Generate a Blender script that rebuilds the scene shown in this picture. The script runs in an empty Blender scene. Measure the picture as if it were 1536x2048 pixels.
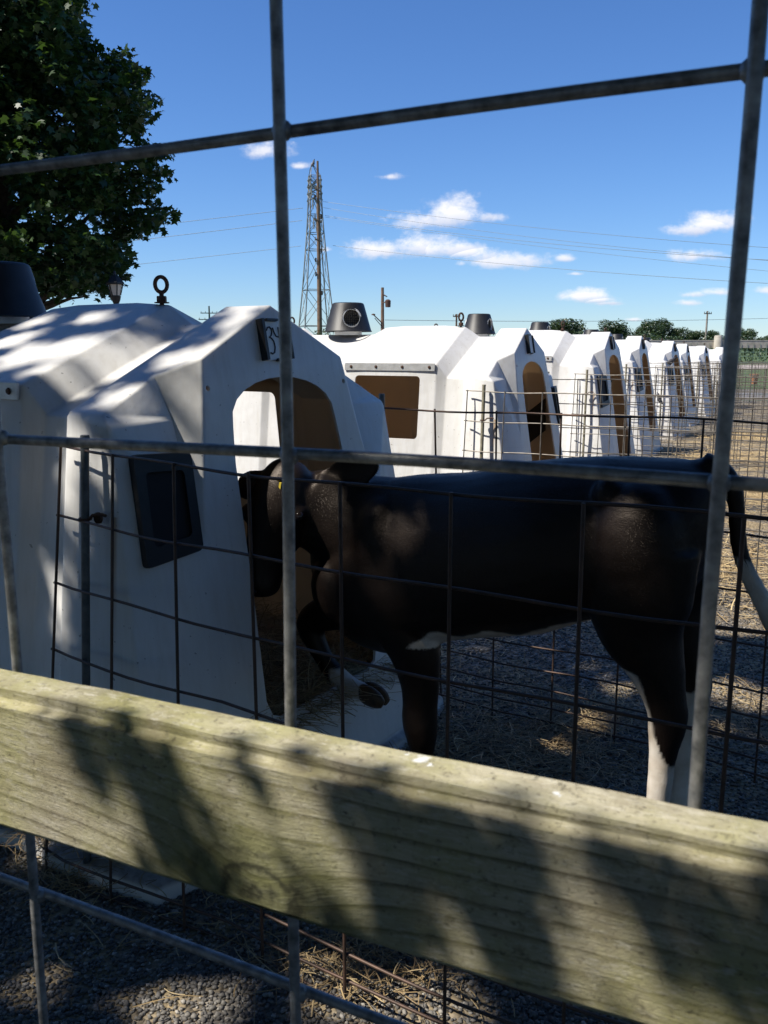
import bpy, bmesh, math, random
import numpy as np
from mathutils import Vector, Matrix, noise as mnoise
R = math.radians
SC = bpy.context.scene
COL = SC.collection

# ------------------------------------------------------------------ camera
PITCH = R(10.504); F = 1770.0; CX, CY, CH = 768.0, 1024.0, 1.2
cam_d = bpy.data.cameras.new("camera"); cam = bpy.data.objects.new("camera", cam_d); COL.objects.link(cam)
cam.location = (0, 0, CH); cam.rotation_euler = (R(90) - PITCH, 0, 0)
cam_d.sensor_fit = 'VERTICAL'; cam_d.sensor_height = 4.8; cam_d.sensor_width = 3.6; cam_d.lens = F * 4.8 / 2048
cam_d.clip_start = 0.02; cam_d.clip_end = 3000
cam_d.dof.use_dof = True; cam_d.dof.focus_distance = 3.4; cam_d.dof.aperture_fstop = 3.6
SC.camera = cam
# ------------------------------------------------------------------ light
SUN = Vector((-.714, -.207, 1.0)).normalized()
ELEV = math.asin(SUN.z); AZ = math.atan2(SUN.x, SUN.y)
sun_d = bpy.data.lights.new("sun", 'SUN'); sun_d.energy = 5.0; sun_d.angle = R(0.53); sun_d.color = (1.0, .94, .84)
sun = bpy.data.objects.new("sun", sun_d); COL.objects.link(sun)
sun.rotation_euler = SUN.to_track_quat('Z', 'Y').to_euler(); sun.location = SUN * 50
SC.view_settings.view_transform = 'Standard'; SC.view_settings.look = 'None'
SC.view_settings.exposure = 0.50; SC.view_settings.gamma = 1.0

def ray(px, py):
    x = (px - CX) / F; u = (CY - py) / F
    return Vector((x, math.cos(PITCH) + u * math.sin(PITCH), u * math.cos(PITCH) - math.sin(PITCH)))
def at(px, py, Y):
    r = ray(px, py); return Vector((0, 0, CH)) + r * (Y / r.y)
def gz(x, y):
    return -0.10 * min(1.0, max(0.0, (y - 11.0) / 9.0))

# ------------------------------------------------------------------ node helpers
class NT:
    def __init__(s, nt): s.nt = nt; nt.nodes.clear()
    def n(s, t, **k):
        nd = s.nt.nodes.new(t)
        for a, v in k.items():
            if a.startswith('i_'):
                key = a[2:]; key = int(key) if key.isdigit() else key.replace('_', ' ')
                inp = nd.inputs[key]
                if hasattr(v, 'bl_idname') or isinstance(v, bpy.types.NodeSocket): s.nt.links.new(v, inp)
                else: inp.default_value = v
            else: setattr(nd, a, v)
        return nd
    def l(s, a, b): s.nt.links.new(a, b)
    def math(s, op, a, b=None, c=None, clamp=False):
        nd = s.nt.nodes.new('ShaderNodeMath'); nd.operation = op; nd.use_clamp = clamp
        for i, v in enumerate((a, b, c)):
            if v is None: continue
            if isinstance(v, bpy.types.NodeSocket): s.nt.links.new(v, nd.inputs[i])
            else: nd.inputs[i].default_value = v
        return nd.outputs[0]
    def ramp(s, fac, pts, interp='LINEAR'):
        nd = s.nt.nodes.new('ShaderNodeValToRGB'); nd.color_ramp.interpolation = interp
        el = nd.color_ramp.elements
        while len(el) < len(pts): el.new(.5)
        for e, (p, c) in zip(el, pts): e.position = p; e.color = (*c, 1) if len(c) == 3 else c
        s.nt.links.new(fac, nd.inputs[0]); return nd.outputs[0]
    def mix(s, fac, a, b, mode='MIX'):
        nd = s.nt.nodes.new('ShaderNodeMix'); nd.data_type = 'RGBA'; nd.blend_type = mode
        for i, v in ((0, fac), (6, a), (7, b)):
            if isinstance(v, bpy.types.NodeSocket): s.nt.links.new(v, nd.inputs[i])
            else: nd.inputs[i].default_value = v if i == 0 else (*v, 1)[:4]
        return nd.outputs[2]
    def noise(s, vec, scale, detail=4, rough=.55, dist=0):
        nd = s.n('ShaderNodeTexNoise'); nd.inputs['Scale'].default_value = scale; nd.inputs['Detail'].default_value = detail
        nd.inputs['Roughness'].default_value = rough; nd.inputs['Distortion'].default_value = dist
        if vec is not None: s.l(vec, nd.inputs['Vector'])
        return nd.outputs['Fac']
    def mapping(s, vec, scale=(1, 1, 1), rot=(0, 0, 0), loc=(0, 0, 0)):
        nd = s.n('ShaderNodeMapping'); nd.inputs['Scale'].default_value = scale; nd.inputs['Rotation'].default_value = rot
        nd.inputs['Location'].default_value = loc; s.l(vec, nd.inputs['Vector']); return nd.outputs[0]
    def bump(s, h, strength, dist=.01):
        nd = s.n('ShaderNodeBump'); nd.inputs['Strength'].default_value = strength; nd.inputs['Distance'].default_value = dist
        s.l(h, nd.inputs['Height']); return nd.outputs[0]

def newmat(name):
    m = bpy.data.materials.new(name); m.use_nodes = True
    T = NT(m.node_tree); out = T.n('ShaderNodeOutputMaterial'); return m, T, out
def bsdf(T, out, color, rough=.6, metal=0., normal=None, **k):
    b = T.n('ShaderNodeBsdfPrincipled')
    for key, v in (('Base Color', color), ('Roughness', rough), ('Metallic', metal)):
        if isinstance(v, bpy.types.NodeSocket): T.l(v, b.inputs[key])
        else: b.inputs[key].default_value = (*v, 1) if isinstance(v, tuple) and len(v) == 3 else v
    if normal is not None: T.l(normal, b.inputs['Normal'])
    for key, v in k.items(): b.inputs[key.replace('_', ' ')].default_value = v
    T.l(b.outputs[0], out.inputs[0]); return b
def obj_co(T): return T.n('ShaderNodeTexCoord').outputs['Object']
def wpos(T): return T.n('ShaderNodeNewGeometry').outputs['Position']

def simple(name, col, col2=None, scale=8, rough=.6, metal=0., bump=.0, bscale=60, bd=.002, lo=.35, hi=.7, world=False, **k):
    m, T, out = newmat(name); v = wpos(T) if world else obj_co(T)
    c = col
    if col2: c = T.ramp(T.noise(v, scale, 5, .6), [(lo, col), (hi, col2)])
    nrm = T.bump(T.noise(v, bscale, 4, .6), bump, bd) if bump else None
    bsdf(T, out, c, rough, metal, nrm, **k); return m

# ------------------------------------------------------------------ world: sky + small fair-weather clouds by direction
W = bpy.data.worlds.new("World"); SC.world = W; W.use_nodes = True
T = NT(W.node_tree); wo = T.n('ShaderNodeOutputWorld'); bg = T.n('ShaderNodeBackground')
sky = T.n('ShaderNodeTexSky'); sky.sky_type = 'NISHITA'; sky.sun_disc = False
sky.sun_elevation = ELEV; sky.sun_rotation = AZ; sky.altitude = 0; sky.air_density = 1.0; sky.dust_density = .0; sky.ozone_density = 2.0
tint = T.mix(1.0, sky.outputs[0], (.70, .90, 1.26), 'MULTIPLY')
hs = T.n('ShaderNodeHueSaturation'); hs.inputs['Saturation'].default_value = 1.06; hs.inputs['Value'].default_value = 1.0
T.l(tint, hs.inputs['Color'])
tc = T.n('ShaderNodeTexCoord'); sep = T.n('ShaderNodeSeparateXYZ'); T.l(tc.outputs['Generated'], sep.inputs[0])
ysafe = T.math('MAXIMUM', sep.outputs[1], .05)
U = T.math('DIVIDE', sep.outputs[0], ysafe); V = T.math('DIVIDE', sep.outputs[2], ysafe)
comb = T.n('ShaderNodeCombineXYZ'); T.l(U, comb.inputs[0]); T.l(V, comb.inputs[1])
CL = [(535, 303, 48, 20, .8), (601, 333, 20, 9, .45), (778, 354, 30, 8, .35), (905, 428, 46, 30, 1.), (868, 444, 64, 18, 1.), (988, 436, 40, 14, .3),
      (752, 504, 56, 20, 1.), (850, 497, 62, 21, 1.), (925, 503, 42, 17, .95), (1018, 524, 70, 17, 1.), (1130, 518, 24, 9, .65), (922, 528, 14, 8, .35),
      (1425, 450, 52, 21, 1.), (1388, 461, 42, 13, .9), (1383, 514, 52, 13, .8), (1168, 592, 42, 13, 1.), (1195, 600, 50, 11, .55), (1150, 548, 26, 5, .4),
      (1385, 590, 34, 8, .7), (1440, 586, 44, 9, .65), (1378, 606, 36, 8, .5), (1540, 582, 34, 9, .7), (1218, 607, 34, 7, .5), (1265, 640, 18, 5, .4), (650, 500, 26, 8, .2)]
nz = T.noise(T.mapping(comb.outputs[0], (1, 1.5, 1)), 30, 8, .66); nz2 = T.noise(comb.outputs[0], 90, 4, .6)
acc = None; lit = None
for (px, py, a, b, w) in CL:
    r = ray(px, py); u0, v0 = r.x / r.y, r.z / r.y; aa, bb = a / F * 1.25, b / F * 1.25
    du = T.math('MULTIPLY', T.math('SUBTRACT', U, u0), 1 / aa); dv = T.math('MULTIPLY', T.math('SUBTRACT', V, v0), 1 / bb)
    dvb = T.math('MULTIPLY', T.math('MINIMUM', dv, 0), .6); dv2 = T.math('ADD', dv, dvb)
    d2 = T.math('ADD', T.math('MULTIPLY', du, du), T.math('MULTIPLY', dv2, dv2))
    e = T.math('MULTIPLY', T.math('SUBTRACT', 1.0, T.math('SQRT', d2)), 1.0)
    e = T.math('ADD', e, (w - 1) * .55)
    acc = e if acc is None else T.math('MAXIMUM', acc, e)
    sh = T.math('MULTIPLY', T.math('ADD', dv, T.math('MULTIPLY', du, -.25)), T.math('GREATER_THAN', e, -.4))
    lit = sh if lit is None else T.math('ADD', lit, sh)
dens = T.math('ADD', acc, T.math('MULTIPLY', T.math('SUBTRACT', nz, .5), 2.3))
dens = T.math('ADD', dens, T.math('MULTIPLY', T.math('SUBTRACT', nz2, .5), .5))
mask = T.n('ShaderNodeMapRange', interpolation_type='SMOOTHSTEP'); mask.inputs['From Min'].default_value = -.24; mask.inputs['From Max'].default_value = .85
mask.inputs['To Max'].default_value = .93; T.l(dens, mask.inputs['Value'])
ccol = T.ramp(T.math('ADD', T.math('MULTIPLY', lit, .35), .5), [(.12, (5.6, 6.1, 7.6)), (.75, (9.6, 9.5, 9.8))])  # cloud shading put into the colour: upper left brighter, undersides greyer
skyc = T.mix(mask.outputs[0], hs.outputs[0], ccol)
T.l(skyc, bg.inputs[0]); bg.inputs[1].default_value = .080; T.l(bg.outputs[0], wo.inputs[0])

# ------------------------------------------------------------------ mesh helpers
class MB:
    def __init__(s): s.v = []; s.f = []; s.m = []
    def add(s, v, f, m=0):
        o = len(s.v); s.v += [tuple(p) for p in v]; s.f += [tuple(i + o for i in q) for q in f]; s.m += [m] * len(f)
    def box(s, c, d, rot=None, m=0):
        x, y, z = d[0] / 2, d[1] / 2, d[2] / 2; c = Vector(c)
        v = [Vector((sx * x, sy * y, sz * z)) for sz in (-1, 1) for sy in (-1, 1) for sx in (-1, 1)]
        if rot is not None: v = [rot @ p for p in v]
        s.add([c + p for p in v], [(0, 2, 3, 1), (4, 5, 7, 6), (0, 1, 5, 4), (2, 6, 7, 3), (0, 4, 6, 2), (1, 3, 7, 5)], m)
    def tube(s, pts, rad, n=8, m=0, cap=True, closed=False):
        pts = [Vector(p) for p in pts]; k = len(pts)
        rad = rad if isinstance(rad, (list, tuple)) else [rad] * k
        vs = []; up = None
        for i, p in enumerate(pts):
            if closed: t = pts[(i + 1) % k] - pts[i - 1]
            else: t = pts[min(i + 1, k - 1)] - pts[max(i - 1, 0)]
            t.normalize()
            if up is None: up = Vector((0, 0, 1)) if abs(t.z) < .9 else Vector((1, 0, 0))
            a = t.cross(up); a.normalize(); b = a.cross(t); up = b
            r = rad[i]; ra, rb = (r if isinstance(r, (tuple, list)) else (r, r))
            for j in range(n):
                g = 2 * math.pi * j / n; vs.append(p + a * math.cos(g) * ra + b * math.sin(g) * rb)
        fs = []
        for i in range(k if closed else k - 1):
            i2 = (i + 1) % k
            for j in range(n): fs.append((i * n + j, i * n + (j + 1) % n, i2 * n + (j + 1) % n, i2 * n + j))
        if cap and not closed: fs.append(tuple(range(n - 1, -1, -1))); fs.append(tuple((k - 1) * n + j for j in range(n)))
        s.add(vs, fs, m)
    def ball(s, c, r, m=0, nu=8, nv=6):
        c = Vector(c); r = r if isinstance(r, (tuple, list)) else (r, r, r)
        vs = [c + Vector((0, 0, r[2]))]
        for i in range(1, nv):
            a = math.pi * i / nv
            for j in range(nu):
                b = 2 * math.pi * j / nu; vs.append(c + Vector((r[0] * math.sin(a) * math.cos(b), r[1] * math.sin(a) * math.sin(b), r[2] * math.cos(a))))
        vs.append(c - Vector((0, 0, r[2]))); fs = []
        for j in range(nu): fs.append((0, 1 + j, 1 + (j + 1) % nu))
        for i in range(nv - 2):
            for j in range(nu): a = 1 + i * nu; fs.append((a + j, a + nu + j, a + nu + (j + 1) % nu, a + (j + 1) % nu))
        L = len(vs) - 1; a = 1 + (nv - 2) * nu
        for j in range(nu): fs.append((L, a + (j + 1) % nu, a + j))
        s.add(vs, fs, m)
    def lathe(s, prof, c=(0, 0, 0), n=24, m=0, mat=None):
        vs = []
        for (r, z) in prof:
            for j in range(n):
                a = 2 * math.pi * j / n; p = Vector((r * math.cos(a), r * math.sin(a), z))
                if mat is not None: p = mat @ p
                vs.append(p + Vector(c))
        fs = [(i * n + j, i * n + (j + 1) % n, (i + 1) * n + (j + 1) % n, (i + 1) * n + j) for i in range(len(prof) - 1) for j in range(n)]
        s.add(vs, fs, m)
    def mesh(s, name, mats, smooth=None):
        me = bpy.data.meshes.new(name); me.from_pydata(s.v, [], s.f)
        for mt in (mats if isinstance(mats, (list, tuple)) else [mats]): me.materials.append(mt)
        me.polygons.foreach_set('material_index', s.m)
        finish(me, smooth); return me
    def build(s, name, mats, parent=None, smooth=None, **k):
        return link(name, s.mesh(name, mats, smooth), parent, **k)
def finish(me, smooth):
    me.update()
    if smooth is not None:
        me.polygons.foreach_set('use_smooth', [True] * len(me.polygons))
        try: me.set_sharp_from_angle(angle=R(smooth))
        except Exception: pass
def tag(o, label=None, cat=None, group=None, kind=None):
    if label: o['label'] = label
    if cat: o['category'] = cat
    if group: o['group'] = group
    if kind: o['kind'] = kind
    return o
def link(name, me, parent=None, **k):
    o = bpy.data.objects.new(name, me); COL.objects.link(o)
    if parent is not None: o.parent = parent
    return tag(o, **k)
def empty(name, mtx=None, **k):
    o = bpy.data.objects.new(name, None); COL.objects.link(o); o.empty_display_size = .1
    if mtx is not None: o.matrix_world = mtx
    return tag(o, **k)
def fromnp(name, V3, faces_flat, per, mats, smooth=None, attr=None, parent=None, matidx=None, **k):
    """mesh from numpy: faces all with `per` corners"""
    me = bpy.data.meshes.new(name); nf = len(faces_flat) // per
    me.vertices.add(len(V3)); me.vertices.foreach_set('co', np.asarray(V3, np.float32).ravel())
    me.loops.add(nf * per); me.loops.foreach_set('vertex_index', np.asarray(faces_flat, np.int32))
    me.polygons.add(nf); me.polygons.foreach_set('loop_start', np.arange(0, nf * per, per, dtype=np.int32))
    me.polygons.foreach_set('loop_total', np.full(nf, per, np.int32))
    for mt in (mats if isinstance(mats, (list, tuple)) else [mats]): me.materials.append(mt)
    if matidx is not None: me.polygons.foreach_set('material_index', matidx)
    me.validate(); finish(me, smooth)
    if attr is not None:
        for an, av in attr.items():
            a = me.attributes.new(an, 'FLOAT', 'POINT'); a.data.foreach_set('value', np.asarray(av, np.float32))
    return link(name, me, parent, **k)
def copy_tree(o, parent=None):
    c = o.copy(); COL.objects.link(c)
    if parent is not None: c.parent = parent
    for ch in list(o.children): copy_tree(ch, c)
    return c
def evaluated(o):
    dg = bpy.context.evaluated_depsgraph_get(); dg.update()
    return bpy.data.meshes.new_from_object(o.evaluated_get(dg))

# hutch frames: (f forward out of the door, s towards the far side, z)
HP = [(-.30, 2.39, 32.56), (.81, 5.12, 26.08), (1.87, 7.46, 26.08), (2.85, 9.97, 26.08), (3.99, 12.4, 26.08), (5.0, 14.86, 26.08), (6.16, 17.25, 26.08), (7.4, 19.61, 26.08)]
def frame(h):
    x, y, t = HP[h - 1]; t = R(t); z = gz(x, y) + (.02 if h in (3, 4) else 0)
    return Matrix(((math.cos(t), math.sin(t), 0, x), (-math.sin(t), math.cos(t), 0, y), (0, 0, 1, z), (0, 0, 0, 1)))
H1 = frame(1); H1i = H1.inverted()
def plane_pt(px, py, s):
    """point of hutch-1 frame on plane s seen at px,py"""
    r = ray(px, py); o = H1i @ Vector((0, 0, CH)); d = H1i.to_3x3() @ r; return o + d * ((s - o.y) / d.y)

# ------------------------------------------------------------------ materials
def mat_shell():
    m, T, out = newmat('white_plastic'); v = obj_co(T)
    n1 = T.noise(v, 3, 5, .6); n2 = T.noise(T.mapping(v, (14, 14, 1.6)), 2.2, 5, .65); n3 = T.noise(v, 45, 3, .5)
    dirt = T.math('MULTIPLY', T.math('SUBTRACT', n2, .46, clamp=True), 1.6, clamp=True)
    sp = T.n('ShaderNodeSeparateXYZ'); T.l(v, sp.inputs[0])
    low = T.n('ShaderNodeMapRange'); T.l(sp.outputs[2], low.inputs['Value']); low.inputs['From Min'].default_value = .45; low.inputs['From Max'].default_value = .0; low.inputs['To Max'].default_value = .55
    spots = T.math('MULTIPLY', T.math('GREATER_THAN', T.noise(v, 70, 2, .5), .735), .6)
    base = T.ramp(n1, [(.3, (.74, .735, .71)), (.7, (.83, .83, .815))])
    c = T.mix(T.math('MULTIPLY', dirt, .5), base, (.50, .46, .38))
    c = T.mix(T.math('MULTIPLY', low.outputs[0], n1), c, (.36, .31, .24))
    foot = T.n('ShaderNodeMapRange'); T.l(sp.outputs[2], foot.inputs['Value']); foot.inputs['From Min'].default_value = .060; foot.inputs['From Max'].default_value = .046
    foot2 = T.n('ShaderNodeMapRange'); T.l(sp.outputs[2], foot2.inputs['Value']); foot2.inputs['From Min'].default_value = .030; foot2.inputs['From Max'].default_value = .040
    dirtf = T.math('MULTIPLY', T.math('MULTIPLY', foot.outputs[0], foot2.outputs[0]), T.ramp(T.noise(v, 26, 5, .7), [(.3, (1, 1, 1)), (.62, (.45, .45, .45))]))
    c = T.mix(dirtf, c, (.085, .06, .04))
    fc = T.math('ADD', sp.outputs[0], T.math('ADD', -.016, T.math('MULTIPLY', T.math('SUBTRACT', .834, sp.outputs[2]), .05)))
    g = T.math('SUBTRACT', 1.0, T.math('MULTIPLY', T.math('ABSOLUTE', fc), 85), clamp=True)
    dz = T.n('ShaderNodeMapRange'); T.l(sp.outputs[2], dz.inputs['Value']); dz.inputs['From Min'].default_value = .50; dz.inputs['From Max'].default_value = .80
    rz = T.math('MULTIPLY', T.math('LESS_THAN', sp.outputs[2], .835), T.math('GREATER_THAN', T.math('ABSOLUTE', sp.outputs[1]), .54))
    rust = T.math('MULTIPLY', T.math('MULTIPLY', g, dz.outputs[0]), T.math('MULTIPLY', rz, .85))
    c = T.mix(rust, c, (.36, .20, .06))
    stain = T.ramp(T.noise(T.mapping(v, (22, 22, .9), loc=(5, 2, 0)), 1.6, 5, .7), [(.50, (0, 0, 0)), (.72, (.28, .28, .28))])
    c = T.mix(stain, c, (.55, .52, .45))
    c = T.mix(spots, c, (.09, .075, .06))
    nrm = T.bump(T.math('ADD', T.noise(v, 3.2, 3, .5), T.math('MULTIPLY', n3, .05)), .25, .05)
    b = bsdf(T, out, c, .42, 0, nrm)
    tr = T.n('ShaderNodeBsdfTranslucent'); tr.inputs[0].default_value = (.95, .8, .6, 1)
    mx = T.n('ShaderNodeMixShader'); mx.inputs[0].default_value = .15
    T.l(b.outputs[0], mx.inputs[1]); T.l(tr.outputs[0], mx.inputs[2]); T.l(mx.outputs[0], out.inputs[0]); return m
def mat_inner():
    m, T, out = newmat('warm_lit_inner'); v = obj_co(T)  # tan of the inner faces partly stands in for warm light through the plastic
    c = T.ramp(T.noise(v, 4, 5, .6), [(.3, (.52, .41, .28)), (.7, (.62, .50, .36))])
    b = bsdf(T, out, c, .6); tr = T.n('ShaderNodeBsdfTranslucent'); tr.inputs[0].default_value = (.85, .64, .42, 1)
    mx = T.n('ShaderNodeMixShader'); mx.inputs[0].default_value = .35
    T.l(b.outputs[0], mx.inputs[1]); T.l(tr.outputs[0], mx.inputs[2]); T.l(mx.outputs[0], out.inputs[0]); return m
M_shell = mat_shell(); M_inner = mat_inner()
M_black = simple('black_plastic', (.010, .010, .011), (.020, .020, .022), 20, .5, bump=.15, bscale=120)
M_blackm = simple('black_rubber', (.006, .006, .007), (.010, .010, .012), 20, .75)
M_rustbolt = simple('rusty_steel', (.055, .032, .022), (.12, .06, .035), 120, .7, .3, bump=.4, bscale=300)
M_strip = simple('aluminium_strip', (.50, .49, .46), (.66, .65, .62), 30, .45, .6)
M_galv = simple('galvanized_wire', (.10, .105, .11), (.42, .42, .41), 110, .5, .45, bump=.35, bscale=420, bd=.0006, lo=.3, hi=.72, world=True)
M_penwire = simple('weathered_wire', (.060, .042, .034), (.13, .075, .052), 26, .55, .35, bump=.3, bscale=300, bd=.0006, world=True)
M_penwire2 = simple('grey_pen_wire', (.10, .085, .07), (.22, .20, .17), 26, .55, .35, world=True)
M_post = simple('steel_post', (.075, .085, .09), (.15, .16, .16), 40, .5, .4, bump=.2, bscale=300, bd=.0006)
M_post2 = simple('old_steel_post', (.20, .18, .12), (.36, .33, .24), 40, .6, .2)
M_ink = simple('marker_ink', (.010, .014, .030), None, rough=.5)
M_grille = simple('vent_mesh', (.10, .09, .075), None, rough=.7)
M_white = simple('white_enamel', (.78, .78, .76), None, rough=.5)
M_rails = simple('weathered_rail', (.34, .31, .25), (.50, .46, .38), 9, .85, bump=.3, bscale=40, world=True)
M_tower = simple('galvanized_lattice', (.13, .14, .13), (.28, .28, .26), .6, .6, .3, world=True)
M_pole = simple('pole_wood', (.12, .075, .045), (.21, .13, .08), 3, .85, world=True)
M_cable = simple('power_cable', (.16, .18, .20), None, rough=.5, metal=.3)
M_cablel = simple('pale_power_cable', (.62, .64, .66), None, rough=.5, metal=.2)
M_bird = simple('bird_feathers', (.012, .012, .014), (.05, .045, .05), 60, .5)

def mat_leaf(name, a, b, tr=.35):
    m, T, out = newmat(name); at_ = T.n('ShaderNodeAttribute'); at_.attribute_name = 'tone'
    c = T.mix(at_.outputs['Fac'], a, b)
    p = bsdf(T, out, c, .42)
    t = T.n('ShaderNodeBsdfTranslucent'); T.l(T.mix(.5, c, (.12, .22, .02)), t.inputs[0])
    mx = T.n('ShaderNodeMixShader'); mx.inputs[0].default_value = tr
    T.l(p.outputs[0], mx.inputs[1]); T.l(t.outputs[0], mx.inputs[2]); T.l(mx.outputs[0], out.inputs[0]); return m
M_leaf = mat_leaf('maple_leaf', (.018, .045, .012), (.045, .095, .022), .22)
M_leaf2 = mat_leaf('far_leaf', (.028, .050, .022), (.062, .092, .036), .15)
M_bark = simple('bark', (.05, .038, .028), (.12, .095, .07), 14, .9, bump=.6, bscale=30, bd=.02)

def mat_gravel():
    m, T, out = newmat('gravel_ground'); p = wpos(T)
    v1 = T.n('ShaderNodeTexVoronoi'); v1.inputs['Scale'].default_value = 70; T.l(p, v1.inputs['Vector'])
    v2 = T.n('ShaderNodeTexVoronoi'); v2.inputs['Scale'].default_value = 34; T.l(p, v2.inputs['Vector'])
    big = T.noise(p, .9, 5, .6)
    c = T.mix(v1.outputs['Color'], (.085, .08, .075), (.27, .255, .235))
    cs = T.n('ShaderNodeSeparateColor'); T.l(v1.outputs['Color'], cs.inputs[0])
    c = T.ramp(cs.outputs[0], [(0., (.060, .055, .050)), (.55, (.13, .122, .11)), (1., (.31, .29, .26))])
    c = T.mix(T.math('MULTIPLY', T.math('SUBTRACT', big, .42, clamp=True), 2.2, clamp=True), c, (.125, .10, .075))
    sp = T.n('ShaderNodeSeparateXYZ'); T.l(p, sp.inputs[0])
    # straw litter in a band along the front of the hutches (u along the row, n across)
    dn = T.math('ADD', T.math('MULTIPLY', T.math('SUBTRACT', sp.outputs[0], .81), .898), T.math('MULTIPLY', T.math('SUBTRACT', sp.outputs[1], 5.12), -.44))
    band = T.n('ShaderNodeMapRange', interpolation_type='SMOOTHSTEP'); T.l(T.math('ABSOLUTE', T.math('SUBTRACT', dn, .8)), band.inputs['Value'])
    band.inputs['From Min'].default_value = 1.5; band.inputs['From Max'].default_value = .5; band.inputs['To Min'].default_value = 0; band.inputs['To Max'].default_value = 1
    st = T.math('MULTIPLY', band.outputs[0], T.ramp(T.noise(p, 2.3, 6, .7), [(.42, (0, 0, 0)), (.58, (1, 1, 1))]))
    c = T.mix(T.math('MULTIPLY', st, .75), c, (.36, .27, .14))
    h = T.math('ADD', T.math('MULTIPLY', v1.outputs['Distance'], -.9), T.math('MULTIPLY', v2.outputs['Distance'], -.9))
    bsdf(T, out, c, .85, 0, T.bump(h, .9, .02)); return m
M_gravel = mat_gravel()
def mat_stone():
    m, T, out = newmat('gravel_stone'); a = T.n('ShaderNodeAttribute'); a.attribute_name = 'tone'
    c = T.ramp(a.outputs['Fac'], [(0, (.045, .041, .037)), (.5, (.095, .088, .078)), (.85, (.20, .185, .16)), (1, (.44, .41, .36))])
    c = T.mix(.25, c, T.ramp(T.noise(wpos(T), 160, 3), [(.3, (.05, .05, .05)), (.7, (.35, .33, .31))]))
    bsdf(T, out, c, .8); return m
M_stone = mat_stone()
def mat_straw():
    m, T, out = newmat('straw'); a = T.n('ShaderNodeAttribute'); a.attribute_name = 'tone'
    c = T.ramp(a.outputs['Fac'], [(0, (.13, .085, .04)), (.5, (.30, .21, .10)), (1, (.58, .45, .24))])
    bsdf(T, out, c, .6); return m
M_straw = mat_straw()
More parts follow.
